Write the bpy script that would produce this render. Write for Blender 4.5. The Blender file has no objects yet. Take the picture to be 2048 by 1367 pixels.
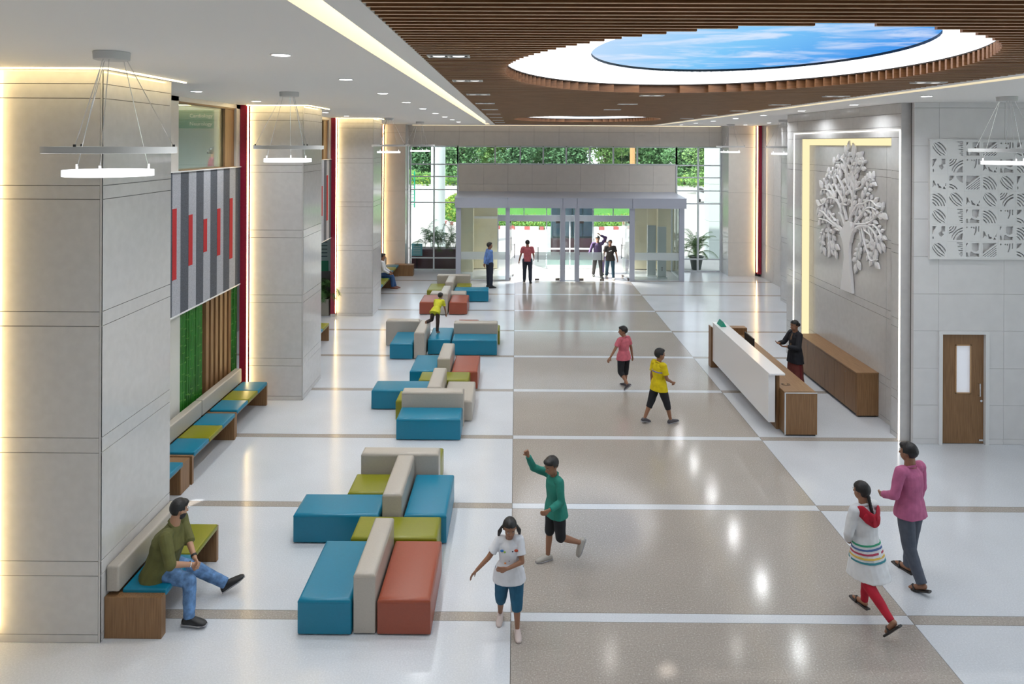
import bpy, bmesh, math, random
from mathutils import Vector, Matrix, Euler
random.seed(7)
C = bpy.context.scene.collection
SC = bpy.context.scene
# ---------------- camera, world, sun, exposure ----------------
F = 1400.0
yaw, roll = 0.00627, 0.004468
f_ = Vector((-math.sin(yaw), math.cos(yaw), 0)); r_ = Vector((math.cos(yaw), math.sin(yaw), 0)); u_ = Vector((0, 0, 1))
r2 = r_*math.cos(roll)+u_*math.sin(roll); u2 = u_*math.cos(roll)-r_*math.sin(roll)
cd = bpy.data.cameras.new('camera'); cam = bpy.data.objects.new('camera', cd); C.objects.link(cam)
m = Matrix.Identity(4)
for i in range(3): m[i][0] = r2[i]; m[i][1] = u2[i]; m[i][2] = -f_[i]
m[0][3], m[1][3], m[2][3] = 0, 0, 5.5
cam.matrix_world = m
cd.sensor_width = 36; cd.lens = 36*F/2048; cd.shift_x = 0.0; cd.shift_y = -(683.5-287.6)/2048
cd.clip_start = .05; cd.clip_end = 500
SC.camera = cam
SC.view_settings.view_transform = 'Standard'; SC.view_settings.look = 'None'
SC.view_settings.gamma = 1; SC.view_settings.use_curve_mapping = False
SC.view_settings.exposure = 0.10
w = bpy.data.worlds.new('world'); SC.world = w; w.use_nodes = True
nt = w.node_tree; bg = nt.nodes['Background']
sky = nt.nodes.new('ShaderNodeTexSky'); sky.sky_type = 'HOSEK_WILKIE'; sky.turbidity = 3.5; sky.sun_direction = Vector((-.35, -.5, .8)).normalized()
mx = nt.nodes.new('ShaderNodeMixRGB'); mx.inputs[0].default_value = .6; mx.inputs[2].default_value = (.88, .92, 1, 1)
nt.links.new(sky.outputs[0], mx.inputs[1]); nt.links.new(mx.outputs[0], bg.inputs[0]); bg.inputs[1].default_value = 2.4
sd = bpy.data.lights.new('sun', 'SUN'); so = bpy.data.objects.new('sun', sd); C.objects.link(so)
sd.energy = 4.5; sd.angle = .02; sd.color = (1, .96, .9)
so.rotation_euler = Vector((.35, .5, -.8)).to_track_quat('-Z', 'Y').to_euler(); so.location = (-20, -20, 40)
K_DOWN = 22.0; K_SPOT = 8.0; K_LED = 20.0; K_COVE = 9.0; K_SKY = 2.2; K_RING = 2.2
HC = 6.3

# ---------------- materials ----------------
MAT = {}
def sh(n, **k):
    for a, v in k.items():
        if a in n.inputs: n.inputs[a].default_value = v
def mat(name, col, rough=.5, metal=0, spec=.5, noise=0, scale=20, stretch=(1, 1, 1), bump=0, emit=0, ecol=None, coat=0, col2=None):
    if name in MAT: return MAT[name]
    M = bpy.data.materials.new(name); M.use_nodes = True; t = M.node_tree; b = t.nodes['Principled BSDF']
    c4 = (*col, 1)
    b.inputs['Base Color'].default_value = c4; b.inputs['Roughness'].default_value = rough; b.inputs['Metallic'].default_value = metal
    b.inputs['Specular IOR Level'].default_value = spec
    if coat: b.inputs['Coat Weight'].default_value = coat; b.inputs['Coat Roughness'].default_value = .05
    if emit: b.inputs['Emission Color'].default_value = (*(ecol or col), 1); b.inputs['Emission Strength'].default_value = emit
    if noise or bump or col2:
        tc = t.nodes.new('ShaderNodeTexCoord'); mp = t.nodes.new('ShaderNodeMapping'); nz = t.nodes.new('ShaderNodeTexNoise')
        mp.inputs['Scale'].default_value = stretch; nz.inputs['Scale'].default_value = scale; nz.inputs['Detail'].default_value = 6
        t.links.new(tc.outputs['Object'], mp.inputs[0]); t.links.new(mp.outputs[0], nz.inputs[0])
        if noise or col2:
            cr = t.nodes.new('ShaderNodeValToRGB'); c = cr.color_ramp
            c.elements[0].position = .35; c.elements[1].position = .68
            lo = col2 or tuple(max(0, x*(1-noise)) for x in col); hi = col if col2 else tuple(min(1, x*(1+noise*.6)) for x in col)
            c.elements[0].color = (*lo, 1); c.elements[1].color = (*hi, 1)
            t.links.new(nz.outputs[0], cr.inputs[0]); t.links.new(cr.outputs[0], b.inputs['Base Color'])
        if bump:
            bp = t.nodes.new('ShaderNodeBump'); bp.inputs['Strength'].default_value = bump; bp.inputs['Distance'].default_value = .01
            t.links.new(nz.outputs[0], bp.inputs['Height']); t.links.new(bp.outputs[0], b.inputs['Normal'])
    MAT[name] = M; return M
def glassmat(name, tint, refl=.12, frost=0):
    M = bpy.data.materials.new(name); M.use_nodes = True; t = M.node_tree; t.nodes.clear()
    o = t.nodes.new('ShaderNodeOutputMaterial'); tr = t.nodes.new('ShaderNodeBsdfTransparent'); g = t.nodes.new('ShaderNodeBsdfGlossy')
    tr.inputs[0].default_value = (*tint, 1); g.inputs['Roughness'].default_value = .02; g.inputs[0].default_value = (1, 1, 1, 1)
    mxs = t.nodes.new('ShaderNodeMixShader'); fr = t.nodes.new('ShaderNodeFresnel'); fr.inputs[0].default_value = 1.5
    mu = t.nodes.new('ShaderNodeMath'); mu.operation = 'MULTIPLY'; mu.inputs[1].default_value = refl*8
    t.links.new(fr.outputs[0], mu.inputs[0]); t.links.new(mu.outputs[0], mxs.inputs[0]); t.links.new(tr.outputs[0], mxs.inputs[1]); t.links.new(g.outputs[0], mxs.inputs[2])
    last = mxs
    if frost:
        d = t.nodes.new('ShaderNodeBsdfDiffuse'); d.inputs[0].default_value = (.85, .9, .92, 1); m2 = t.nodes.new('ShaderNodeMixShader'); m2.inputs[0].default_value = frost
        t.links.new(mxs.outputs[0], m2.inputs[1]); t.links.new(d.outputs[0], m2.inputs[2]); last = m2
    t.links.new(last.outputs[0], o.inputs[0]); MAT[name] = M; return M
def emat(name, col, s):
    M = bpy.data.materials.new(name); M.use_nodes = True; t = M.node_tree; t.nodes.clear()
    o = t.nodes.new('ShaderNodeOutputMaterial'); e = t.nodes.new('ShaderNodeEmission'); e.inputs[0].default_value = (*col, 1); e.inputs[1].default_value = s
    t.links.new(e.outputs[0], o.inputs[0]); MAT[name] = M; return M
def woodmat(name, c1, c2, stretch, rough=.4):
    return mat(name, c1, rough=rough, col2=c2, scale=9, stretch=stretch, spec=.4)

stone = mat('beige_stone', (.62, .61, .605), rough=.12, noise=.04, scale=9, spec=.5)
stone2 = mat('beige_stone_matt', (.72, .68, .635), rough=.3, noise=.03, scale=4)
stone3 = mat('pale_stone_right', (.75, .74, .745), rough=.3, noise=.03, scale=4)
joint = mat('dark_joint', (.16, .15, .14), rough=.8)
gypsum = mat('white_ceiling_paint', (.88, .87, .86), rough=.7)
white = mat('white_paint', (.80, .80, .80), rough=.35)
whitegl = mat('white_gloss_surface', (.90, .90, .92), rough=.12)
red = mat('crimson_panel', (.32, .012, .04), rough=.35, noise=.15, scale=30)
alu = mat('grey_aluminium', (.46, .49, .58), rough=.35, metal=.0)
alul = mat('light_frame_aluminium', (.66, .70, .74), rough=.35)
chrome = mat('chrome_metal', (.75, .75, .76), rough=.18, metal=1)
dark = mat('black_plastic', (.015, .016, .018), rough=.4)
glass = glassmat('clear_glass', (.95, .985, .97), .09)
glassg = glassmat('greenish_glass', (.86, .97, .94), .07)
frost = glassmat('frosted_glass', (.9, .95, .95), .1, .5)
teal = mat('teal_leatherette', (.0, .185, .31), rough=.33, bump=.05, scale=60, noise=.04)
olive = mat('olive_leatherette', (.215, .22, .006), rough=.33, bump=.05, scale=60, noise=.04)
orange = mat('rust_orange_leatherette', (.31, .070, .036), rough=.33, bump=.05, scale=60, noise=.04)
greige = mat('grey_beige_leatherette', (.44, .40, .35), rough=.33, bump=.05, scale=60, noise=.04)
woodz = woodmat('brown_wood_laminate', (.31, .172, .08), (.215, .115, .052), (7, 7, .3))
woody = woodmat('brown_wood_laminate_long', (.34, .192, .09), (.24, .13, .06), (7, .3, 7))
slatw = woodmat('ceiling_slat_wood', (.31, .14, .06), (.21, .09, .037), (.4, 5, 5), .35)
slatbounce = mat('slat_underside_bounce', (.62, .42, .26), rough=.5)  # paler slat underside: bounce light from the floor put into the colour
darkbrown = mat('dark_plenum', (.03, .018, .012), rough=.9)
green = mat('bamboo_green', (.03, .20, .02), rough=.35, noise=.35, scale=3, stretch=(1, 1, .5))
greenn = mat('bamboo_node_green', (.10, .30, .05), rough=.4)
feltd = mat('dark_grey_felt', (.115, .125, .15), rough=.95, noise=.45, scale=120)
feltl = mat('light_grey_felt', (.46, .47, .52), rough=.95, noise=.3, scale=120)
feltr = mat('red_felt', (.55, .03, .035), rough=.9, noise=.2, scale=120)
led = emat('warm_led_strip', (1, .76, .34), K_LED)
ledw = emat('white_led_diffuser', (1, .95, .88), 5)
cove = emat('cove_warm_light', (1, .78, .38), K_COVE)
lamp = emat('downlight_diffuser', (.96, .98, 1), 12)
pend = emat('pendant_diffuser', (.97, .98, 1), 1.6)
ring = emat('cove_glow_plaster', (.93, .96, 1), K_RING)  # white plaster ring; the cove light on it is put into emission
cove2 = emat('soft_wall_wash_strip', (1, .80, .50), 2.0); spotl = emat('spot_lamp_face', (1, .98, .95), 1.6)
nichel = emat('lit_acrylic_reveal', (1, .86, .50), 1.0)

def terrazzo(name, base, lo, hi, rough):
    M = bpy.data.materials.new(name); M.use_nodes = True; t = M.node_tree; b = t.nodes['Principled BSDF']
    tc = t.nodes.new('ShaderNodeTexCoord'); n1 = t.nodes.new('ShaderNodeTexNoise'); n2 = t.nodes.new('ShaderNodeTexNoise')
    n1.inputs['Scale'].default_value = 55; n1.inputs['Detail'].default_value = 4; n2.inputs['Scale'].default_value = 1.1
    cr = t.nodes.new('ShaderNodeValToRGB'); e = cr.color_ramp; e.elements[0].position = .38; e.elements[1].position = .62
    e.elements[0].color = (*lo, 1); e.elements[1].color = (*base, 1); k = e.elements.new(.74); k.color = (*hi, 1)
    mm = t.nodes.new('ShaderNodeMixRGB'); mm.blend_type = 'MULTIPLY'; mm.inputs[0].default_value = .35
    t.links.new(tc.outputs['Object'], n1.inputs[0]); t.links.new(tc.outputs['Object'], n2.inputs[0])
    t.links.new(n1.outputs[0], cr.inputs[0]); t.links.new(cr.outputs[0], mm.inputs[1]); 
    c2 = t.nodes.new('ShaderNodeValToRGB'); c2.color_ramp.elements[0].position = .3; c2.color_ramp.elements[0].color = (.8, .8, .8, 1); c2.color_ramp.elements[1].position = .7
    t.links.new(n2.outputs[0], c2.inputs[0]); t.links.new(c2.outputs[0], mm.inputs[2])
    t.links.new(mm.outputs[0], b.inputs['Base Color']); b.inputs['Roughness'].default_value = rough; MAT[name] = M; return M
fwhite = terrazzo('white_terrazzo', (.66, .69, .74), (.60, .63, .68), (.72, .75, .80), .15)
fbrown = terrazzo('brown_terrazzo', (.43, .39, .355), (.345, .31, .28), (.60, .57, .54), .13)

# ---------------- mesh helpers ----------------
def wl(o):
    v = Vector((0, 0, 0))
    while o is not None: v += o.location; o = o.parent
    return v
class B:
    def __init__(s): s.b = bmesh.new()
    def box(s, x0, y0, z0, x1, y1, z1, bev=0, seg=2):
        if bev:
            t = bmesh.new(); s._bx(t, x0, y0, z0, x1, y1, z1)
            bmesh.ops.bevel(t, geom=t.edges[:], offset=bev, segments=seg, profile=.6, affect='EDGES')
            me = bpy.data.meshes.new('t'); t.to_mesh(me); t.free(); s.b.from_mesh(me); bpy.data.meshes.remove(me)
        else: s._bx(s.b, x0, y0, z0, x1, y1, z1)
        return s
    def _bx(s, b, x0, y0, z0, x1, y1, z1):
        v = [b.verts.new(p) for p in ((x0, y0, z0), (x1, y0, z0), (x1, y1, z0), (x0, y1, z0), (x0, y0, z1), (x1, y0, z1), (x1, y1, z1), (x0, y1, z1))]
        for q in ((3, 2, 1, 0), (4, 5, 6, 7), (0, 1, 5, 4), (1, 2, 6, 5), (2, 3, 7, 6), (3, 0, 4, 7)): b.faces.new([v[i] for i in q])
    def tube(s, p0, p1, r0, r1=None, n=12, cap=True):
        r1 = r0 if r1 is None else r1
        p0, p1 = Vector(p0), Vector(p1); d = (p1-p0).normalized(); a = d.orthogonal().normalized(); c = d.cross(a)
        R = []
        for p, r in ((p0, r0), (p1, r1)):
            R.append([s.b.verts.new(p+(a*math.cos(2*math.pi*i/n)+c*math.sin(2*math.pi*i/n))*r) for i in range(n)])
        for i in range(n): s.b.faces.new((R[0][i], R[0][(i+1) % n], R[1][(i+1) % n], R[1][i]))
        if cap: s.b.faces.new(R[0][::-1]); s.b.faces.new(R[1])
        return s
    def lathe(s, c, prof, n=24, sx=1, sy=1, cap=True):
        R = [[s.b.verts.new((c[0]+math.cos(2*math.pi*i/n)*r*sx, c[1]+math.sin(2*math.pi*i/n)*r*sy, c[2]+z)) for i in range(n)] for r, z in prof]
        for a, b_ in zip(R, R[1:]):
            for i in range(n): s.b.faces.new((a[i], a[(i+1) % n], b_[(i+1) % n], b_[i]))
        if cap: s.b.faces.new(R[0][::-1]); s.b.faces.new(R[-1])
        return s
    def poly(s, pts, d):      # flat polygon extruded by vector d
        d = Vector(d); a = [s.b.verts.new(p) for p in pts]; c = [s.b.verts.new(Vector(p)+d) for p in pts]; n = len(pts)
        s.b.faces.new(a[::-1]); s.b.faces.new(c)
        for i in range(n): s.b.faces.new((a[i], a[(i+1) % n], c[(i+1) % n], c[i]))
        return s
    def quad(s, *p):
        s.b.faces.new([s.b.verts.new(q) for q in p]); return s
    def build(s, name, m, parent=None, local=False, smooth=False, kind=None, label=None, cat=None, group=None, recalc=True):
        if recalc: bmesh.ops.recalc_face_normals(s.b, faces=s.b.faces[:])
        off = Vector((0, 0, 0)) if (parent is None or local) else wl(parent)
        if off.length: bmesh.ops.translate(s.b, verts=s.b.verts[:], vec=-off)
        me = bpy.data.meshes.new(name); s.b.to_mesh(me); s.b.free()
        me.materials.append(MAT[m] if isinstance(m, str) else m)
        if smooth:
            me.polygons.foreach_set('use_smooth', [True]*len(me.polygons))
            try: me.set_sharp_from_angle(angle=math.radians(40))
            except Exception: pass
        o = bpy.data.objects.new(name, me); C.objects.link(o)
        if parent is not None: o.parent = parent
        tag(o, label, cat, group, kind); return o
def tag(o, label=None, cat=None, group=None, kind=None):
    if label: o['label'] = label
    if cat: o['category'] = cat
    if group: o['group'] = group
    if kind: o['kind'] = kind
    return o
def thing(name, label, cat, loc=(0, 0, 0), rz=0, group=None, kind=None):
    o = bpy.data.objects.new(name, None); C.objects.link(o); o.location = loc; o.rotation_euler = (0, 0, rz)
    o.empty_display_size = .1
    return tag(o, label, cat, group, kind)
def dup(root, loc, rz=None, label=None, group=None):
    r = root.copy(); C.objects.link(r); r.location = loc
    if rz is not None: r.rotation_euler = (0, 0, rz)
    if label: r['label'] = label
    if group: r['group'] = group
    def rec(a, b):
        for ch in list(a.children):
            if ch is b: continue
            c = ch.copy(); C.objects.link(c); c.parent = b; c.matrix_parent_inverse = ch.matrix_parent_inverse.copy(); rec(ch, c)
    rec(root, r); return r
def shared(name, me, parent, loc, kind=None, rot=None, scale=None):
    o = bpy.data.objects.new(name, me); C.objects.link(o); o.parent = parent; o.location = loc
    if rot: o.rotation_euler = rot
    if scale: o.scale = scale
    if kind: o['kind'] = kind
    return o
ORD = ['nearest', 'second', 'third', 'fourth', 'fifth', 'sixth', 'seventh', 'eighth', 'ninth', 'tenth', 'eleventh']
# ---------------- floor ----------------
S0, SP = 8.15, 2.497
XL, XR = -0.04, 4.60
fl = B().box(-12, -8, -.25, 14, 30.45, -.03).build('floor', joint, kind='structure')
ys = [S0+SP*n for n in range(-6, 9)]
hw = .078; g = .003
def fp(x0, y0, x1, y1, m, nm='floor_panel'): B().box(x0+g, y0+g, -.03, x1-g, y1-g, 0).build(nm, m, fl)
prev = -8
for y in ys+[30.45]:
    a = prev; b_ = y-hw if y < 30 else 30.45
    fp(-12, a, XL, b_, fwhite); fp(XL, a, XR, b_, fbrown); fp(XR, a, 14, b_, fwhite)
    if y < 30:
        fp(-12, y-hw, XL, y+hw, fbrown, 'floor_band'); fp(XL, y-hw, XR, y+hw, fwhite, 'floor_band'); fp(XR, y-hw, 14, y+hw, fbrown, 'floor_band')
    prev = y+hw
# ---------------- panelled stone surfaces ----------------
JZ = [(.0, .09), (.09, .735), (.735, .895), (.895, 2.085), (2.085, 2.25), (2.25, 3.475), (3.475, 3.635), (3.635, 4.87), (4.87, 5.02), (5.02, 5.98), (5.98, 6.14), (6.14, HC)]
def clad(parent, axis, p, a0, a1, zs, m, depth, nm='stone_panel', vsplit=None, gg=.0035):
    """panels on a plane: axis 'y' = facing -Y at y=p ; '+x' facing +X ; '-x' facing -X"""
    spl = [a0]+[v for v in (vsplit or []) if a0 < v < a1]+[a1]
    for z0, z1 in zs:
        for u0, u1 in zip(spl, spl[1:]):
            b = B()
            if axis == 'y': b.box(u0+gg, p, z0+gg, u1-gg, p+depth, z1-gg)
            elif axis == '+x': b.box(p-depth, u0+gg, z0+gg, p, u1-gg, z1-gg)
            else: b.box(p, u0+gg, z0+gg, p+depth, u1-gg, z1-gg)
            b.build(nm, m, parent)
# ---------------- left columns ----------------
for i, (y0, y1) in enumerate(((7.66, 9.2), (14.94, 16.35), (22.25, 23.62))):
    t = thing('stone_column', 'square pale stone column, %s of the three along the left side' % ('nearest', 'middle', 'farthest')[i], 'column', (-5.1, (y0+y1)/2, 0), group='columns along the left side')
    B().box(-5.70+.02, y0+.02, 0, -4.55-.02, y1, HC).build('core', joint, t)
    clad(t, 'y', y0, -5.70, -4.57, JZ, stone, .02)
    clad(t, '+x', -4.55, y0, y1, JZ, stone, .02)
    B().box(-4.57, y0, .0, -4.55, y0+.02, HC).build('corner_bead', stone, t)
    f = B().box(-5.87, y0-.10, .09 if i else .09, -5.725, y1, HC).build('red_fin', red, label='crimson vertical fin beside the %s left column' % ('nearest', 'middle', 'farthest')[i], cat='wall fin')
    B().box(-5.87, y0-.09, 0, -5.725, y1, .088).build('plinth', stone2, f)
    l = B().box(-5.722, y0-.085, .12, -5.706, y0-.055, HC-.01).build('led_strip', led, label='vertical light strip on the %s left column' % ('nearest', 'middle', 'farthest')[i], cat='light strip')
    # ceiling slot strip round the column head
    b = B().box(-5.72, y0-.145, HC-.012, -4.40, y0-.125, HC+.02); b.box(-4.42, y0-.125, HC-.012, -4.40, y1+.1, HC+.02)
    b.build('ceiling_led_strip', led, label='ceiling light strip round the head of the %s left column' % ('nearest', 'middle', 'farthest')[i], cat='light strip')
# ---------------- left wall ----------------
lw = B()
lw.box(-6.25, 9.2, 0, -6.05, 14.94, 2.5)                      # bay 1 lower backing
lw.box(-6.25, 23.6, 0, -5.9, 30.4, HC)                         # bay 3
lw.box(-6.25, -8, 0, -5.9, 7.7, HC)
lw.box(-6.25, 9.2, 2.5, -5.92, 14.94, 4.98)
lw.box(-6.25, 16.35, 2.5, -5.92, 22.25, 4.98)
for a, b_ in ((7.7, 9.3), (11.63, 12.15), (14.67, 16.45), (19.3, 19.6), (21.95, 22.3)): lw.box(-6.35, a, 4.98, -5.88, b_, HC)
lw.box(-6.35, 9.3, 6.22, -5.88, 22, HC)
wall_left = lw.build('wall_left', stone2, kind='structure')
# windows to the upper corridor
for n, (a, b_) in enumerate(((9.3, 11.63), (12.15, 14.67), (16.45, 19.3), (19.6, 21.95))):
    wn = thing('window_%d' % (n+1), 'timber-framed internal window above the striped felt panel, %s from the camera' % ORD[n], 'window', (-6.1, (a+b_)/2, 4.98), kind='structure')
    B().box(-6.31, a, 4.98, -5.9, a+.04, 6.22).build('jamb', woodz, wn); B().box(-6.05, b_-.46, 5.01, -5.93, b_, 6.22).build('wide_post', woodz, wn)
    B().box(-6.31, a+.04, 4.98, -5.86, b_-.04, 5.01).build('sill', woody, wn); B().box(-6.31, a+.04, 6.19, -5.9, b_-.04, 6.22).build('head', woody, wn)
    B().box(-5.98, a+.04, 5.01, -5.97, b_-.46, 6.19).build('pane', glassg, wn)
# corridor behind
B().box(-9.2, 9, 3.55, -6.26, 22.3, 3.78).build('floor', mat('corridor_floor', (.4, .38, .36), .3), kind='structure')
B().box(-9.3, 9, 3.7, -9.2, 22.3, 6.35).build('wall_back_corridor', mat('corridor_wall', (.42, .44, .42), .6), kind='structure')
B().box(-9.2, 17.4, 3.7, -6.4, 17.5, 6.35).build('wall_end_corridor', 'corridor_wall', kind='structure')
B().box(-9.3, 7.6, HC, -5.96, 22.4, 6.4).build('ceiling', gypsum, kind='structure')
def text(s, size, m, parent, loc, rot, ext=.002, name='lettering', al='CENTER'):
    cu = bpy.data.curves.new('t', 'FONT'); cu.body = s; cu.size = size; cu.extrude = ext; cu.align_x = al; cu.resolution_u = 2
    o = bpy.data.objects.new('t', cu); C.objects.link(o); dg = bpy.context.evaluated_depsgraph_get()
    me = bpy.data.meshes.new_from_object(o.evaluated_get(dg)); bpy.data.objects.remove(o); me.name = name
    me.materials.clear(); me.materials.append(m)
    r = bpy.data.objects.new(name, me); C.objects.link(r); r.rotation_euler = rot
    if parent is not None: r.parent = parent; r.location = Vector(loc)-wl(parent)
    else: r.location = loc
    return r
gsign = mat('green_sign', (.0, .22, .13), rough=.4)
sg = B().box(-8.6, 17.30, 5.85, -6.5, 17.36, 6.3).build('direction_sign', gsign, label='green department sign with white lettering inside the upper corridor', cat='sign')
text('Cardiology', .13, white, sg, (-8.1, 17.29, 6.12), (math.pi/2, 0, 0), al='LEFT'); text('Neurology', .13, white, sg, (-8.1, 17.29, 5.92), (math.pi/2, 0, 0), al='LEFT')
# felt panels (bay 1, bay 2)
def felt(y_end, y_start, reds, lab):
    t = thing('acoustic_panel', lab, 'wall panel', (-5.9, (y_end+y_start)/2, 2.51))
    B().box(-5.92, y_start, 2.49, -5.85, y_end, 2.515).build('edge_trim', white, t)
    B().box(-5.92, y_start, 4.98, -5.84, y_end, 5.0).build('edge_trim', white, t)
    y = y_end; k = 0
    while y > y_start+.05:
        a = max(y_start, y-.298)
        B().box(-5.92, a+.001, 2.515, -5.862, y-.001, 4.98).build('felt_strip', feltd if k % 2 == 0 else feltl, t)
        if k % 2 and (k//2) < len(reds):
            z0, z1 = reds[k//2]; B().box(-5.90, a+.001, z0, -5.858, a+.15, z1).build('red_strip', feltr, t)
        y -= .298; k += 1
felt(14.88, 9.2, [(3.12, 4.36), (3.28, 4.2), (3.44, 4.06), (3.29, 4.2), (3.14, 4.36), (3.3, 4.2), (3.12, 4.3)], 'big felt panel of dark and light grey stripes with red bars, above the bamboo')
felt(22.2, 16.4, [(3.1, 4.5), (3.3, 4.2), (3.4, 4.1), (3.2, 4.2)], 'striped grey felt panel with red bars behind the middle column')
# lower bay 1: pale panels, bamboo, timber battens
B().box(-6.05, 9.3, 0, -6.0, 11.85, 2.49).build('wall_panel', mat('pale_green_grey', (.45, .5, .46), .5), label='pale green-grey wall strip behind the long bench', cat='wall panel')
B().box(-6.05, 11.86, 0, -5.97, 12.42, 2.49).build('wall_panel', mat('off_white_panel', (.66, .66, .62), .5), label='off-white upright panel left of the green bamboo', cat='wall panel')
NR = None
def bamboo(y0, y1, lab):
    t = thing('bamboo_screen', lab, 'bamboo screen', (-5.98, (y0+y1)/2, 0))
    n = int((y1-y0)/.074)
    for i in range(n):
        y = y0+.037+i*.074; x = -5.985+random.uniform(-.012, .012); r = random.uniform(.031, .036)
        b = B(); b.tube((x, y, 0), (x+random.uniform(-.01, .01), y+random.uniform(-.008, .008), 2.49), r, r*.92, 10); p = b.build('bamboo_pole', green, t, smooth=True)
        z = random.uniform(.1, .4); global NR
        while z < 2.45:
            if NR is None: o = B().tube((0, 0, -.009), (0, 0, .009), .038, .038, 10).build('node_ring', greenn, p, local=True); NR = o.data; o.location = Vector((x, y, z))-wl(p)
            else: shared('node_ring', NR, p, Vector((x, y, z))-wl(p))
            z += random.uniform(.3, .38)
bamboo(12.43, 13.37, 'green bamboo poles standing between off-white panel and timber battens')
bamboo(14.69, 14.92, 'narrow run of green bamboo poles beside the crimson fin')
t = thing('batten_screen', 'vertical brown timber battens between two runs of bamboo', 'batten screen', (-6.0, 14.0, 0))
B().box(-6.05, 13.38, 0, -6.03, 14.68, 2.49).build('backing', mat('dark_wood_backing', (.12, .06, .03), .6), t)
y = 13.42
for i in range(6): B().box(-6.03, y, 0, -5.95, y+.12, 2.49).build('batten', woodz, t); y += .212
# bay 2 recess: back wall, list board, planter
B().box(-8.2, 16.35, 0, -8.1, 26, 2.6).build('wall_recess', mat('recess_wall', (.25, .27, .26), .5), kind='structure')
B().box(-8.2, 16.35, 2.5, -6.2, 24, 2.6).build('ceiling', gypsum, kind='structure')
B().box(-8.2, 23.6, 0, -6.2, 23.7, 2.5).build('wall_recess_end', 'recess_wall', kind='structure')
t = thing('wall_directory', 'pale teal directory board with green header behind the planter', 'sign', (-6.7, 23.55, 1.2))
B().box(-7.4, 23.50, 1.2, -6.2, 23.58, 2.45).build('board', mat('pale_teal_board', (.45, .72, .68), .4), t)
B().box(-7.0, 23.485, 1.2, -6.3, 23.50, 1.55).build('green_block', mat('sign_green', (.0, .35, .16), .4), t)
for i in range(6):
    for k in range(3): B().box(-7.3+k*.36, 23.492, 1.68+i*.12, -7.06+k*.36, 23.50, 1.71+i*.12).build('text_line', mat('dark_print', (.08, .2, .2), .5), t)
# bay 3 wall features
B().box(-5.9, 24.2, 1.0, -5.86, 29.3, 2.1).build('wall_panel', woodz, label='brown wood wall panel above the far left bench', cat='wall panel')
# far-left pilaster at the glazed wall + right one
for nm, x0, x1, fx0, fx1, lx in (('left', -5.55, -4.66, -5.72, -5.60, -5.585), ('right', 8.90, 10.03, 10.07, 10.22, 10.04)):
    t = thing('end_pilaster', 'beige stone pilaster at the %s end of the glazed entrance wall' % nm, 'pilaster', ((x0+x1)/2, 29.9, 0))
    B().box(x0+.01, 29.42, 0, x1-.01, 30.4, HC).build('core', joint, t)
    clad(t, 'y', 29.4, x0, x1, [(0, 1.4), (1.4, 3.5), (3.5, 5.4), (5.4, 5.95), (5.95, HC)], stone2, .02)
    if nm == 'left': clad(t, '+x', x1, 29.4, 30.4, [(0, 1.4), (1.4, 3.5), (3.5, 5.4), (5.4, HC)], stone, .012)
    else: clad(t, '-x', x0, 29.4, 30.4, [(0, 1.4), (1.4, 3.5), (3.5, 5.4), (5.4, HC)], stone, .012)
    B().box(fx0, 29.2, .12, fx1, 30.3, HC).build('red_fin', red, label='crimson vertical fin at the %s end of the glazed wall' % nm, cat='wall fin')
    B().box(lx, 29.27, .2, lx+.02, 29.29, HC-.02).build('led_strip', led, label='vertical light strip at the %s end of the glazed wall' % nm, cat='light strip')
# ---------------- back wall ----------------
bw = thing('wall_back', 'beige stone wall over the glazed entrance', 'wall', (2, 30.5, 0), kind='structure')
B().box(-5.9, 30.44, 5.41, 10.3, 30.8, HC+.2).build('core', joint, bw)
clad(bw, 'y', 30.40, -5.9, 10.3, [(5.41, 6.02), (6.02, HC)], stone2, .04, vsplit=[-4.66+1.085*i for i in range(1, 14)])
B().box(-2.5, 30.44, 2.9, 6.9, 30.7, 4.6).build('core', joint, bw)
clad(bw, 'y', 30.36, -2.5, 6.9, [(2.9, 3.75), (3.75, 4.6)], stone2, .08, vsplit=[-2.46+1.05*i for i in range(1, 9)])
def window(n, label, xs, zs, Y, parent=None):
    wn = thing('window_%d' % n, label, 'window', ((xs[0]+xs[-1])/2, Y, zs[0]), kind='structure')
    for x in xs: B().box(x-.03, Y-.06, zs[0], x+.03, Y+.06, zs[-1]).build('mullion', alul, wn)
    for z in zs:
        for a, b_ in zip(xs, xs[1:]): B().box(a+.03, Y-.05, z-.025, b_-.03, Y+.05, z+.025).build('transom', alul, wn)
    for a, b_ in zip(xs, xs[1:]):
        for c, d in zip(zs, zs[1:]): B().box(a+.03, Y-.006, c+.025, b_-.03, Y+.006, d-.025).build('pane', glass, wn)
GY = 30.42
window(5, 'tall gridded entrance window left of the vestibule', [-4.60, -3.57, -2.54], [.03, .54, 2.94, 3.5, 4.07, 4.6, 5.38], GY)
window(6, 'long clerestory window strip above the vestibule beam', [-2.54, -.92, .17, 1.17, 2.17, 3.19, 4.21, 5.25, 6.95], [4.63, 5.38], GY)
window(7, 'tall gridded entrance window right of the vestibule', [6.95, 7.89, 8.87], [.03, .54, 2.94, 3.5, 4.07, 4.6, 5.38], GY)
B().box(-6.25, -8.3, 0, 13.2, -8, HC+.4).build('wall_rear', stone2, kind='structure')
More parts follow.
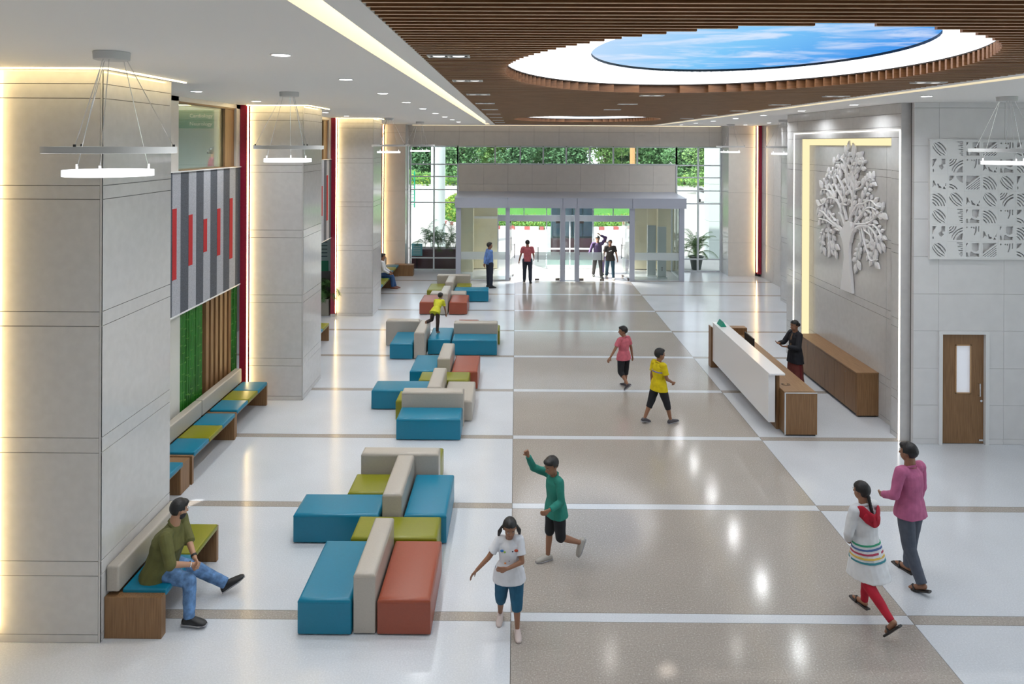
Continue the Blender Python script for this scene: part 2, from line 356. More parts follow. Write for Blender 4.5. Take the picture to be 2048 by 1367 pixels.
# ---------------- right side ----------------
wr = thing('wall_right', 'stone walls along the right side', 'wall', (9, 20, 0), kind='structure')
B().box(10.26, 22.3, 0, 10.5, 30.4, HC).build('core', joint, wr)
clad(wr, '-x', 10.24, 24.9, 29.4, [(0, 1.4), (1.4, 3.5), (3.5, 5.4), (5.4, HC)], stone, .02, vsplit=[26.4, 27.9])
B().box(9.42, 18.6, 0, 10.5, 24.88, HC).build('core', joint, wr)
clad(wr, '-x', 9.40, 18.6, 24.9, JZ, stone, .02, vsplit=[20.7, 22.8])
B().box(9.4, 24.88, 0, 10.3, 24.9, HC).build('end_panel', stone, wr)
B().box(7.2, 18.4, 0, 9.6, 18.6, HC).build('frame_end', stone, wr)
B().box(7.36, 13.04, 0, 13, 13.4, HC).build('core', joint, wr)
dx0, dx1, dz = 7.80, 8.72, 2.09
RZ = [(0, .10), (.10, .72), (.72, 1.40), (1.40, 2.09), (2.09, 2.77), (2.77, 3.46), (3.46, 4.15), (4.15, 4.83), (4.83, 5.5), (5.5, 6.2), (6.2, HC)]
for z0, z1 in RZ:
    for u0, u1 in ((7.34, dx0), (dx0, 9.0), (9.0, 10.7), (10.7, 12.4), (12.4, 13)):
        if z1 <= dz+.01 and u0 == dx0: u0 = dx1
        B().box(u0+.002, 12.96, z0+.002, u1-.002, 13.04, z1-.002).build('stone_panel', stone3, wr)
B().box(13, -8, 0, 13.2, -6, HC).build('end_core', stone2, wr); B().box(13, 12.0, 0, 13.2, 13.4, HC).build('end_core', stone2, wr); B().box(13, -6, 5.9, 13.2, 12, HC).build('end_core', stone2, wr)
sgw = thing('window_8', 'unseen side glazing added to bring daylight in right of the camera', 'window', (13.1, 3, 0), kind='structure')  # added out of view for daylight fill, inferred from column reflections
for y in (-6, -3, 0, 3, 6, 9, 11.9): B().box(13.05, y, 0, 13.12, y+.08, 5.9).build('mullion', alul, sgw)
for y in (-5.92, -2.92, .08, 3.08, 6.08, 9.08): B().box(13.08, y, .05, 13.09, y+2.9, 5.9).build('pane', glass, sgw)
B().box(13.2, -60, -.4, 110, 30.5, -.05).build('ground', mat('concrete_paving', (.62, .60, .57), .8, noise=.08, scale=.6), kind='structure')
B().box(36, -30, -.06, 60, 26, 0).build('added_lawn', mat('lawn_green', (.13, .33, .045), .9, noise=.35, scale=14), kind='structure')  # unseen lawn, added for its green reflection
# feature frame with tree
ff = thing('feature_wall', 'stone feature frame around the tree relief, edged with a light line', 'feature wall', (7.5, 15.8, 0), kind='structure')
B().box(7.20, 13.14, 0, 7.9, 13.43, HC).build('core', joint, ff); B().box(7.20, 17.67, 0, 7.9, 18.58, HC).build('core', joint, ff)
B().box(7.20, 13.43, 5.67, 7.9, 17.67, HC).build('core', joint, ff); B().box(7.4, 13.43, 0, 7.9, 17.67, 5.67).build('core', joint, ff)
clad(ff, '-x', 7.18, 13.12, 13.44, JZ[:-3]+[(5.02, 5.655)], stone, .02); clad(ff, '-x', 7.18, 17.66, 18.6, JZ[:-3]+[(5.02, 5.655)], stone, .02)
clad(ff, '-x', 7.18, 13.12, 18.6, [(5.655, 5.85), (5.85, 6.1), (6.1, HC)], stone, .02, vsplit=[14.7, 16.3, 17.9])
B().box(7.18, 13.10, 0, 7.36, 13.12, HC).build('end_panel', stone, ff)
B().box(7.18, 13.43, 0, 7.38, 13.45, 5.65).build('reveal', stone, ff)
clad(ff, '-x', 7.36, 13.45, 17.62, [z for z in JZ if z[1] < 5.1]+[(5.02, 5.5)], stone, .04, vsplit=[13.95, 17.35])
B().box(7.20, 17.63, 0, 7.37, 17.66, 5.65).build('lit_reveal', nichel, ff)
B().box(7.34, 13.46, 5.50, 7.36, 17.63, 5.65).build('lit_reveal', nichel, ff)
b = B().box(7.168, 13.13, .0, 7.18, 13.148, 5.80); b.box(7.168, 18.12, 0, 7.18, 18.138, 5.80); b.box(7.168, 13.148, 5.785, 7.18, 18.12, 5.80)
b.build('light_line', ledw, label='white line of light framing the tree wall', cat='light strip')
# door
d = thing('door_1', 'brown wood door with narrow glass slit in white frame', 'door', (8.26, 12.96, 0), kind='structure')
b = B().box(7.80, 12.93, 0, 7.865, 13.06, 2.09); b.box(8.655, 12.93, 0, 8.72, 13.06, 2.09); b.box(7.865, 12.93, 2.03, 8.655, 13.06, 2.09); b.build('door_frame', white, d)
b = B().box(7.87, 12.99, .01, 8.13, 13.03, 2.02); b.box(8.42, 12.99, .01, 8.65, 13.03, 2.02); b.box(8.13, 12.99, .01, 8.42, 13.03, .93); b.box(8.13, 12.99, 1.83, 8.42, 13.03, 2.02)
lf = b.build('door_leaf', woodz, d)
b = B().box(8.13, 12.98, .93, 8.15, 12.99, 1.83); b.box(8.40, 12.98, .93, 8.42, 12.99, 1.83); b.box(8.13, 12.98, .93, 8.42, 12.99, .95); b.box(8.13, 12.98, 1.81, 8.42, 12.99, 1.83); b.build('glazing_bead', mat('light_wood', (.5, .3, .15), .4), d)
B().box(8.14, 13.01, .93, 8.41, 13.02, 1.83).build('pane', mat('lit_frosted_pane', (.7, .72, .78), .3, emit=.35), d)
b = B(); hx = 8.55
for p, q in (((hx, 12.99, 1.12), (hx, 12.93, 1.12)), ((hx, 12.99, .9), (hx, 12.93, .9)), ((hx, 12.93, .9), (hx, 12.93, 1.12))): b.tube(p, q, .011, n=8)
b.build('handle', chrome, d, smooth=True)
B().tube((8.60, 12.99, .80), (8.60, 12.97, .80), .022, n=14).build('lock_cylinder', chrome, d)
B().box(8.56, 12.97, .06, 8.64, 12.99, .09).build('floor_bolt', chrome, d)
# ---------------- ceiling ----------------
WX0, WX1, WY0, WY1 = -.88, 5.58, 3.3, 28.85
cl = B(); cl.box(-5.95, -8, HC, -1.29, 30.45, HC+.06); cl.box(5.95, -8, HC, 13.2, 30.45, HC+.06)
cl.box(-1.29, WY1+.1, HC, 5.95, 30.45, HC+.06); cl.box(-1.29, -8, HC, 5.95, WY0, HC+.06)
ceiling = cl.build('ceiling', gypsum, kind='structure')
b = B(); b.box(-1.33, WY0, HC+.06, -1.29, 28.95, HC+.30); b.box(5.95, WY0, HC+.06, 5.99, 28.95, HC+.30)
b.box(-1.33, WY0, HC+.30, -1.0, 28.95, HC+.33); b.box(5.7, WY0, HC+.30, 5.99, 28.95, HC+.33)
b.build('cove_recess', gypsum, ceiling)
b = B(); b.box(-1.09, WY0, HC-.0, WX0-.003, 28.95, HC+.10); b.box(WX1+.003, WY0, HC, 5.74, 28.95, HC+.10)
b.build('ceiling_border', gypsum, ceiling)
B().box(-1.12, WY0, HC+.12, -1.10, 28.9, HC+.16).build('cove_led', cove, label='hidden warm cove light left of the timber ceiling', cat='light strip')
B().box(5.75, WY0, HC+.12, 5.77, 28.9, HC+.16).build('cove_led', cove, label='hidden warm cove light right of the timber ceiling', cat='light strip')
pl = B(); O = [(2.2, 7.75, 2.33, 3.07), (2.25, 22.6, 2.32, 2.78)]
# plenum lid with elliptical holes
def plane_holes(name, z, x0, x1, y0, y1, holes, m, parent=None, th=.01, kind=None):
    cu = bpy.data.curves.new('t', 'CURVE'); cu.dimensions = '2D'; cu.fill_mode = 'BOTH'; cu.extrude = th/2
    def spl(pts):
        s = cu.splines.new('POLY'); s.points.add(len(pts)-1); s.use_cyclic_u = True
        for p, q in zip(s.points, pts): p.co = (q[0], q[1], 0, 1)
    spl([(x0, y0), (x1, y0), (x1, y1), (x0, y1)] if x1 is not None else x0)
    for h in holes: spl(h)
    o = bpy.data.objects.new('t', cu); C.objects.link(o); dg = bpy.context.evaluated_depsgraph_get()
    me = bpy.data.meshes.new_from_object(o.evaluated_get(dg)); bpy.data.objects.remove(o); me.name = name
    me.materials.clear(); me.materials.append(m)
    if parent == 'mesh': return me
    r = bpy.data.objects.new(name, me); C.objects.link(r); r.location = Vector((0, 0, z))-(wl(parent) if parent else Vector((0, 0, 0)))
    if parent is not None: r.parent = parent
    if kind: r['kind'] = kind
    return r
def ell(cx, cy, rx, ry, n=72): return [(cx+rx*math.cos(2*math.pi*i/n), cy+ry*math.sin(2*math.pi*i/n)) for i in range(n)]
plane_holes('plenum_lid', HC+.115, WX0-.2, WX1+.2, WY0, WY1+.05, [ell(*o, n=72) for o in O], darkbrown, ceiling)
ts = thing('timber_ceiling', 'brown timber slat ceiling with two oval openings', 'slatted ceiling', (2.35, 16, HC), kind='structure')
far = B()
pitch = .122; y = WY0+.05; cnt = 0
while y < WY1:
    seg = [(WX0, WX1)]
    for cx, cy, rx, ry in O:
        if abs(y-cy) < ry:
            h = rx*math.sqrt(1-((y-cy)/ry)**2); ns = []
            for a, b_ in seg:
                if cx-h > a: ns.append((a, cx-h))
                if cx+h < b_: ns.append((cx+h, b_))
            seg = ns
    for a, b_ in seg:
        if cnt < 290: B().box(a, y, HC, b_, y+.032, HC+.11).build('slat', slatw, ts); cnt += 1
        else: far.box(a, y, HC, b_, y+.032, HC+.11)
    y += pitch
far.build('distant_slats', slatw, ts, kind='stuff')
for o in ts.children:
    o.data.materials.append(slatbounce)
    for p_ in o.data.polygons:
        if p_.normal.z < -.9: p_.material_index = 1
# oval skylights
skm = bpy.data.materials.new('printed_sky_panel'); skm.use_nodes = True; t = skm.node_tree; t.nodes.clear()
o_ = t.nodes.new('ShaderNodeOutputMaterial'); e = t.nodes.new('ShaderNodeEmission'); e.inputs[1].default_value = K_SKY*.43
tc = t.nodes.new('ShaderNodeTexCoord'); mp = t.nodes.new('ShaderNodeMapping'); mp.inputs['Rotation'].default_value = (0, 0, -.35); mp.inputs['Scale'].default_value = (.9, 1.7, 1)
nz = t.nodes.new('ShaderNodeTexNoise'); nz.inputs['Scale'].default_value = 1.1; nz.inputs['Detail'].default_value = 9; nz.inputs['Roughness'].default_value = .62; nz.inputs['Distortion'].default_value = .6
cr = t.nodes.new('ShaderNodeValToRGB'); cr.color_ramp.elements[0].position = .46; cr.color_ramp.elements[0].color = (0, 0, 0, 1); cr.color_ramp.elements[1].position = .64
sx = t.nodes.new('ShaderNodeSeparateXYZ'); mr = t.nodes.new('ShaderNodeMapRange'); mr.inputs[1].default_value = -1.8; mr.inputs[2].default_value = 1.6
c2 = t.nodes.new('ShaderNodeValToRGB'); E_ = c2.color_ramp; E_.elements[0].color = (.60, .76, .98, 1); E_.elements[1].color = (.05, .30, .84, 1); k = E_.elements.new(.5); k.color = (.22, .58, .95, 1)
mxc = t.nodes.new('ShaderNodeMixRGB'); mxc.inputs[2].default_value = (.80, .86, 1, 1)
t.links.new(tc.outputs['Object'], mp.inputs[0]); t.links.new(mp.outputs[0], nz.inputs[0]); t.links.new(nz.outputs[0], cr.inputs[0])
t.links.new(tc.outputs['Object'], sx.inputs[0]); t.links.new(sx.outputs[0], mr.inputs[0]); t.links.new(mr.outputs[0], c2.inputs[0])
mm_ = t.nodes.new('ShaderNodeMath'); mm_.operation = 'MULTIPLY'; mm_.inputs[1].default_value = .75; t.links.new(cr.outputs[0], mm_.inputs[0])
t.links.new(mm_.outputs[0], mxc.inputs[0]); t.links.new(c2.outputs[0], mxc.inputs[1]); t.links.new(mxc.outputs[0], e.inputs[0]); t.links.new(e.outputs[0], o_.inputs[0])
MAT['sky'] = skm
for i, (cx, cy, rx, ry) in enumerate(O):
    t = thing('oval_skylight', ('large near' if i == 0 else 'distant')+' oval ceiling opening with printed blue sky panel', 'skylight', (cx, cy, HC+.2))
    pr_ = B(); n = 72
    R = [[pr_.b.verts.new((cx+(rx+.01)*math.cos(2*math.pi*k/n), cy+(ry+.01)*math.sin(2*math.pi*k/n), z)) for k in range(n)] for z in (HC+.11, HC+.13)]
    for k in range(n): pr_.b.faces.new((R[0][k], R[1][k], R[1][(k+1) % n], R[0][(k+1) % n]))
    pr_.build('dark_rim', darkbrown, t, recalc=False)
    bx, by, brx, bry = (2.27, 6.95, 1.52, 2.0) if i == 0 else (2.3, 21.9, 1.6, 1.8)
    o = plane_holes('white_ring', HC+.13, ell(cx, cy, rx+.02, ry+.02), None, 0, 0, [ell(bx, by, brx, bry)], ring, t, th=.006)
    b = B(); R = [[b.b.verts.new((bx+(brx-.0)*math.cos(2*math.pi*k/n), by+(bry)*math.sin(2*math.pi*k/n), z)) for k in range(n)] for z in (HC+.127, HC+.165)]
    for k in range(n): b.b.faces.new((R[0][k], R[1][k], R[1][(k+1) % n], R[0][(k+1) % n]))
    b.build('black_edge', dark, t, recalc=False)
    b = B(); b.b.faces.new([b.b.verts.new((x, y, HC+.16)) for x, y in ell(bx, by, brx+.02, bry+.02)]); b.build('sky_panel', skm, t, recalc=False)
# ---------------- downlights ----------------
def down(x, y, lab, grp):
    t = thing('downlight', lab, 'downlight', (x, y, HC), group=grp)
    b = B(); b.lathe((x, y, HC), [(.098, 0), (.098, -.006), (.084, -.008), (.08, 0)], 20, cap=False); b.build('trim_ring', white, t)
    b = B(); b.lathe((x, y, HC-.004), [(.079, 0), (.079, -.002)], 20); b.build('diffuser', lamp, t)
def alight(x, y, z, s, power, col=(1, 1, 1), spread=120, rot=(0, 0, 0), sy=None):
    l = bpy.data.lights.new('lamp', 'AREA'); l.shape = 'DISK' if sy is None else 'RECTANGLE'; l.size = s
    if sy: l.size_y = sy
    l.energy = power; l.color = col; l.spread = math.radians(spread)
    o = bpy.data.objects.new('lamp_light', l); C.objects.link(o); o.location = (x, y, z); o.rotation_euler = rot; return o
rows = [('the row beside the left light cove', -2.14, [6.34+2.42*i for i in range(9)]), ('the row between the left columns', -5.0, [10.9, 13.42, 18.28, 20.54, 25.4]),
        ('the row right of the timber ceiling', 6.62, [8.95, 11.35, 13.78, 16.3, 18.8, 21.2, 23.6, 25.9, 28.2]), ('the far right corner', 9.1, [25.3, 27.9])]
for rn, x, L in rows:
    for i, y in enumerate(L):
        down(x, y, '%s recessed round downlight from the camera in %s' % (ORD[i], rn), 'recessed downlights')
        alight(x, y, HC-.03, .15, K_DOWN*(.6 if x > 6 and 12 < y < 18 else 1), (.93, .97, 1), 150 if x > 6 else 130)
for y in (-5, -2, 1, 3.9):
    for x in (-2.14, 6.62): alight(x, y, HC-.03, .15, K_DOWN, (.93, .97, 1), 125)
def spot(x, y, lab):
    t = thing('twin_spotlight', lab, 'spotlight', (x, y, HC), group='twin spotlights in the timber ceiling')
    b = B().box(x-.19, y-.09, HC-.012, x+.19, y-.075, HC+.05); b.box(x-.19, y+.075, HC-.012, x+.19, y+.09, HC+.05); b.box(x-.19, y-.075, HC-.012, x-.175, y+.075, HC+.05); b.box(x+.175, y-.075, HC-.012, x+.19, y+.075, HC+.05); b.box(x-.01, y-.075, HC-.012, x+.01, y+.075, HC+.05)
    b.build('frame', white, t)
    for s in (-.09, .09):
        B().box(x+s-.075, y-.07, HC-.002, x+s+.075, y+.07, HC+.02).build('housing', dark, t)
        b = B(); b.lathe((x+s, y, HC-.004), [(.055, 0), (.055, -.003)], 16); b.build('lamp_face', spotl, t)
for rn, x, L in (('the left row', -.62, [6.37+2.48*i for i in range(9)]), ('the right row', 5.2, [8.87, 11.43, 13.87, 16.4, 18.9, 21.4]), ('the middle row', 2.2, [11.4, 13.9, 16.1])):
    for i, y in enumerate(L): spot(x, y, '%s twin spotlight from the camera in %s of the timber ceiling' % (ORD[i], rn)); alight(x, y, HC-.02, .12, K_SPOT, (1, .98, .95), 120)
# ---------------- pendants ----------------
def pendant():
    t = thing('ring_pendant', '', 'pendant light', (0, 0, HC), group='double ring pendant lights')
    b = B(); b.lathe((0, 0, 0), [(.145, 0), (.15, -.005), (.145, -.07), (.13, -.075)], 32); b.build('canopy', mat('pendant_grey', (.60, .60, .60), .45), t, local=True, smooth=True)
    def rg(r, z, name, m, c=(0, 0)):
        b = B(); b.lathe((c[0], c[1], z), [(r-.05, 0), (r, 0), (r, .055), (r-.05, .055), (r-.05, 0)], 48, cap=False); return b.build(name, m, t, local=True, smooth=True)
    rg(.53, -.895, 'large_ring', 'pendant_grey')
    b = B(); b.lathe((0, 0, -.897), [(.525, 0), (.485, 0)], 48, cap=False); b.build('large_diffuser', pend, t, local=True, recalc=False)
    c = (-.02, .0); rg(.36, -1.10, 'small_ring', pend, c)
    for k in range(3):
        a = k*2.094+.5
        B().tube((.12*math.cos(a), .12*math.sin(a), -.07), (.5*math.cos(a), .5*math.sin(a), -.84), .0035, n=6).build('wire', chrome, t, local=True)
        B().tube((.5*math.cos(a), .5*math.sin(a), -.85), (.5*math.cos(a), .5*math.sin(a), -.82), .012, n=8).build('wire_clip', dark, t, local=True)
        a += .35
        B().tube((.10*math.cos(a), .10*math.sin(a), -.07), (c[0]+.335*math.cos(a), c[1]+.335*math.sin(a), -1.045), .0035, n=6).build('wire', chrome, t, local=True)
        B().tube((c[0]+.335*math.cos(a), c[1]+.335*math.sin(a), -1.05), (c[0]+.335*math.cos(a), c[1]+.335*math.sin(a), -1.0), .01, n=8).build('wire_clip', pend, t, local=True)
    return t
P = [((-3.6, 6.2), 'nearest double ring pendant, in front of the nearest left column'), ((-3.58, 11.0), 'double ring pendant in front of the middle left column'),
     ((-4.0, 21.9), 'double ring pendant hanging by the farthest left column'), ((-3.52, 25.5), 'double ring pendant nearest the left end of the glazed wall'),
     ((7.95, 11.4), 'double ring pendant in front of the cut-out wall panel'), ((8.45, 22.2), 'double ring pendant just left of the tree wall'), ((8.25, 27.0), 'double ring pendant before the right glazed window')]
pt = pendant()
for i, ((x, y), lab) in enumerate(P):
    if i == 0: pt.location = (x, y, HC); pt['label'] = lab
    else: dup(pt, (x, y, HC), i*.9, lab)
B().box(-4.5, 30.22, HC-.012, 8.8, 30.25, HC+.01).build('ceiling_led_strip', cove2, label='warm light strip in the ceiling along the back wall', cat='light strip')
# ---------------- ottomans ----------------
SEAT, BACK = .41, .69
foot_me = None
def block(name, lab, cat, m, x0, x1, y0, y1, h, grp):
    global foot_me
    cx, cy = (x0+x1)/2, (y0+y1)/2
    t = thing(name, lab, cat, (cx, cy, 0), group=grp)
    bb = bmesh.new(); B._bx(None, bb, x0+.004, y0+.004, .022, x1-.004, y1-.004, h)
    tall = h > .5
    top = [e for e in bb.edges if all(v.co.z > .1 for v in e.verts)]; sd_ = [e for e in bb.edges if e not in top and abs(e.verts[0].co.z-e.verts[1].co.z) > .1]
    lng = (x1-x0) > (y1-y0)
    bmesh.ops.bevel(bb, geom=top, offset=.05 if not tall else .055, segments=5, profile=.5, affect='EDGES')
    sd_ = [e for e in bb.edges if e.is_valid and abs((e.verts[0].co-e.verts[1].co).normalized().z) > .95 and (e.verts[0].co-e.verts[1].co).length > .1]
    bmesh.ops.bevel(bb, geom=sd_, offset=.018, segments=2, profile=.5, affect='EDGES')
    k = B(); k.b.free(); k.b = bb; k.build('upholstery', m, t, smooth=True)
    # stitched seam round the block
    z = h-.052
    k = B(); e_ = .0015
    k.box(x0+.03, y0+.004-e_, z-.003, x1-.03, y0+.006, z+.003); k.box(x0+.03, y1-.006, z-.003, x1-.03, y1-.004+e_, z+.003); k.box(x0+.004-e_, y0+.03, z-.003, x0+.006, y1-.03, z+.003); k.box(x1-.006, y0+.03, z-.003, x1-.004+e_, y1-.03, z+.003)
    k.build('seam', m, t)
    for sx_ in (x0+.05, x1-.05):
        for sy_ in (y0+.05, y1-.05):
            if foot_me is None:
                q = B(); q.tube((0, 0, 0), (0, 0, .024), .018, n=10); fo = q.build('foot', chrome, t, local=True); foot_me = fo.data; fo.location = (sx_-cx, sy_-cy, 0)
            else: shared('foot', foot_me, t, (sx_-cx, sy_-cy, 0))
G = ['nearest ottoman cluster', 'second ottoman cluster', 'third ottoman cluster', 'fourth ottoman cluster by the playing child', 'farthest ottoman cluster']
S_, K_ = 'ottoman', 'bolster_block'
LST = [
 (S_, 'long teal block seat at the front left of the nearest ottoman cluster', teal, -2.43, -1.82, 7.80, 8.99, SEAT, 0),
 (K_, 'grey-beige back block between the nearest teal and rust-orange seats', greige, -1.81, -1.55, 7.82, 9.03, BACK, 0),
 (S_, 'rust-orange block seat at the very front of the ottomans', orange, -1.54, -.93, 7.81, 9.0, SEAT, 0),
 (S_, 'olive block seat lying crosswise behind the nearest back block', olive, -2.13, -1.0, 9.04, 9.58, SEAT, 0),
 (S_, 'teal block seat sticking out left behind the front teal seat', teal, -3.05, -1.86, 9.59, 10.18, SEAT, 0),
 (K_, 'grey-beige back block running lengthwise in the middle of the nearest cluster', greige, -1.83, -1.55, 9.61, 10.84, BACK, 0),
 (S_, 'long teal block seat on the right of the nearest cluster', teal, -1.53, -.93, 9.60, 10.80, SEAT, 0),
 (S_, 'small olive seat left of the lengthwise back block, nearest cluster', olive, -2.45, -1.85, 10.2, 10.80, SEAT, 0),
 (K_, 'grey-beige back block lying crosswise at the rear of the nearest cluster', greige, -2.40, -1.18, 10.86, 11.12, BACK, 0),
 (S_, 'olive seat mostly hidden behind the rear back block, nearest cluster', olive, -2.4, -1.19, 11.14, 11.74, SEAT, 0),
 (S_, 'teal block seat facing the camera at the front of the second cluster', teal, -2.21, -1.01, 12.95, 13.54, SEAT, 1),
 (K_, 'grey-beige crosswise back block behind the front teal seat, second cluster', greige, -2.21, -1.0, 13.56, 13.82, BACK, 1),
 (S_, 'olive seat peeping out left behind the crosswise back, second cluster', olive, -2.38, -1.82, 13.87, 14.42, SEAT, 1),
 (S_, 'long grey-beige seat at the right of the second cluster', greige, -1.45, -.85, 13.85, 15.03, SEAT, 1),
 (S_, 'teal block seat sticking out left of the second cluster', teal, -2.98, -1.80, 14.44, 15.04, SEAT, 1),
 (K_, 'grey-beige lengthwise back block behind the crosswise one, second cluster', greige, -1.76, -1.47, 13.88, 15.07, BACK, 1),
 (S_, 'olive seat lying crosswise between the second and third back blocks', olive, -2.1, -1.0, 15.09, 15.65, SEAT, 1),
 (S_, 'teal block seat on the left at the rear of the second cluster', teal, -2.38, -1.78, 15.69, 16.88, SEAT, 1),
 (K_, 'grey-beige lengthwise back block between teal and rust-orange seats, second cluster', greige, -1.76, -1.46, 15.71, 16.92, BACK, 1),
 (S_, 'rust-orange block seat right of the second cluster rear', orange, -1.44, -.84, 15.66, 16.86, SEAT, 1),
 (S_, 'teal block seat at the left front of the cluster with the playing child', teal, -3.21, -2.62, 17.80, 18.94, SEAT, 3),
 (K_, 'grey-beige lengthwise back block just below the playing child', greige, -2.60, -2.32, 17.84, 19.13, BACK, 3),
 (K_, 'grey-beige crosswise back block left of the playing child', greige, -3.53, -2.62, 19.0, 19.27, BACK, 3),
 (S_, 'teal seat on which the playing child stands', teal, -2.29, -1.69, 18.21, 19.40, SEAT, 3),
 (S_, 'wide teal seat at the right of the cluster with the playing child', teal, -1.66, -.48, 18.17, 18.80, SEAT, 3),
 (K_, 'grey-beige crosswise back block behind the wide teal seat', greige, -1.67, -.48, 18.83, 19.1, BACK, 3),
 (S_, 'olive seat peeping out right behind the crosswise back block', olive, -1.0, -.43, 19.12, 19.72, SEAT, 3),
 (S_, 'rust-orange seat just showing behind the wide back block', orange, -1.65, -1.06, 19.14, 20.3, SEAT, 3),
 (S_, 'rust-orange seat at the left front of the farthest cluster', orange, -3.10, -2.48, 22.48, 23.6, SEAT, 4),
 (K_, 'grey-beige back block between the two rust-orange seats, farthest cluster', greige, -2.46, -2.18, 22.46, 23.75, BACK, 4),
 (S_, 'rust-orange seat at the right front of the farthest cluster', orange, -2.15, -1.56, 22.48, 23.6, SEAT, 4),
 (S_, 'grey-beige low seat lying crosswise behind the rust-orange seats', greige, -2.92, -1.70, 23.77, 24.3, SEAT, 4),
 (S_, 'teal seat sticking out right of the farthest cluster', teal, -2.16, -.95, 24.32, 24.92, SEAT, 4),
 (S_, 'olive seat at the left of the farthest cluster', olive, -3.10, -2.5, 24.34, 25.5, SEAT, 4),
 (K_, 'grey-beige lengthwise back block behind, farthest cluster', greige, -2.47, -2.18, 24.38, 25.6, BACK, 4),
 (S_, 'olive seat right of the rear back block, farthest cluster', olive, -2.15, -1.6, 24.95, 25.6, SEAT, 4),
 (K_, 'grey-beige crosswise back block at the very rear of the ottomans', greige, -2.89, -1.66, 25.64, 25.9, BACK, 4)]
for nm, lab, m_, x0, x1, y0, y1, h, g_ in LST:
    block(nm, lab, 'ottoman' if nm == S_ else 'backrest block', m_, x0, x1, y0, y1, h, G[g_])
# ---------------- wall benches ----------------
def bench(lab, x0, x1, y0, y1, cols, backy=None, near=.06, farend=.06, group='wall benches'):
    t = thing('wall_bench', lab, 'bench', ((x0+x1)/2, (y0+y1)/2, 0), group=group)
    B().box(x0, y0, 0, x1, y0+near, .46, .004, 1).build('end_panel', woodz, t)
    B().box(x0, y1-farend, 0, x1, y1, .46, .004, 1).build('end_panel', woodz, t)
    B().box(x0, y0+near, .38, x1-.03, y1-farend, .43).build('seat_board', woody, t)
    ya, yb = y0+near*.8, y1-farend*.8; n = len(cols); st = (yb-ya)/n; bx = x0+.15
    for i, c in enumerate(cols):
        B().box(bx, ya+i*st+.004, .425, x1+.015, ya+(i+1)*st-.004, .50, .022, 3).build('cushion', c, t, smooth=True, label='%s seat cushion' % {'teal_leatherette': 'teal', 'olive_leatherette': 'olive'}[c.name])
    by = backy or (y0+.02, y1-.02)
    B().box(x0+.005, by[0], .50, x0+.15, by[1], .79, .03, 4).build('back_cushion', greige, t, smooth=True)
bench('short bench against the nearest column, with the seated man', -4.545, -3.91, 7.73, 9.22, [teal, olive], near=.10)
bench('long wall bench partly hidden behind the nearest column', -5.87, -5.21, 9.35, 11.18, [teal, olive, teal], near=.06, farend=.30)
bench('wall bench in front of the bamboo screen', -5.87, -5.19, 11.22, 12.97, [teal, olive, teal], backy=(10.95, 12.75))
bench('wall bench ending at the middle column', -5.87, -5.21, 13.02, 14.68, [teal, olive, teal], backy=(12.78, 14.6))
bench('wall bench just showing behind the middle column', -5.87, -5.2, 17.6, 19.5, [teal, teal, olive])
bench('wall bench behind the farthest column, with a seated visitor', -5.4, -4.72, 24.2, 26.6, [teal, olive, olive, teal])
bench('far left wall bench with teal and olive cushions', -5.5, -4.85, 26.95, 28.98, [teal, olive, teal])
b = B().box(-5.06, 29.0, 0, -4.27, 29.39, .44, .004, 1)
t = thing('side_table', 'low brown wood box at the far end of the left benches', 'side table', (-4.66, 29.2, 0)); b.build('carcass', woodz, t)
B().box(-5.07, 28.99, .44, -4.26, 29.39, .455).build('top', woody, t)
# planter with palm in recess
def palm(t, base, h, n, spread, fl_, m, seed, up=.9):
    rnd = random.Random(seed); 
    for i in range(n):
        a = rnd.uniform(0, 2*math.pi); L = fl_*rnd.uniform(.75, 1.1); el = rnd.uniform(.25, up+.4)
        o = Vector(base)+Vector((math.cos(a)*.05, math.sin(a)*.05, 0)); zt = h*rnd.uniform(.25, 1)
        pts = [o]; d = Vector((math.cos(a)*spread*.3, math.sin(a)*spread*.3, 1)).normalized(); stem = 5
        for k in range(stem): pts.append(pts[-1]+d*zt/stem)
        d = Vector((math.cos(a)*math.cos(el), math.sin(a)*math.cos(el), math.sin(el))); K = 9
        for k in range(K): pts.append(pts[-1]+d*L/K); d = (d+Vector((0, 0, -.17-.02*k))).normalized()
        b = B()
        for p, q in zip(pts, pts[1:]): b.tube(p, q, .008, .006, 4, cap=False)
        for k in range(stem, len(pts)-1):
            dd = (pts[k+1]-pts[k]).normalized(); side = dd.cross(Vector((0, 0, 1))).normalized()
            for s in (-1, 1):
                for u in (0, .5):
                    p = pts[k].lerp(pts[k+1], u); ll = L*.33*(1-abs((k-stem)/K-.4)*1.1)
                    tip = p+side*s*ll*.8+dd*ll*.55+Vector((0, 0, -ll*.35)); w_ = dd*.016
                    b.b.faces.new([b.b.verts.new(v) for v in (p-w_, p+w_, tip)])
        b.build('frond', m, t, recalc=False)
frond = mat('palm_green', (.05, .14, .03), .5, noise=.4, scale=8)
frondl = mat('palm_light_green', (.12, .26, .05), .5, noise=.4, scale=8)
t = thing('potted_palm', 'leafy palm in a square stone planter behind the middle column', 'potted plant', (-6.35, 22.6, 0))
B().box(-6.9, 22.25, 0, -5.95, 23.2, .52, .01, 1).build('planter', mat('stone_planter', (.33, .31, .26), .6), t)
B().box(-6.85, 22.3, .5, -6.0, 23.15, .54).build('soil', mat('soil', (.06, .04, .03), .9), t)
for k in range(4): palm(t, (-6.55+.15*k, 22.5+.1*(k % 2), .52), .45, 9, .5, .75, frond, 40+k)
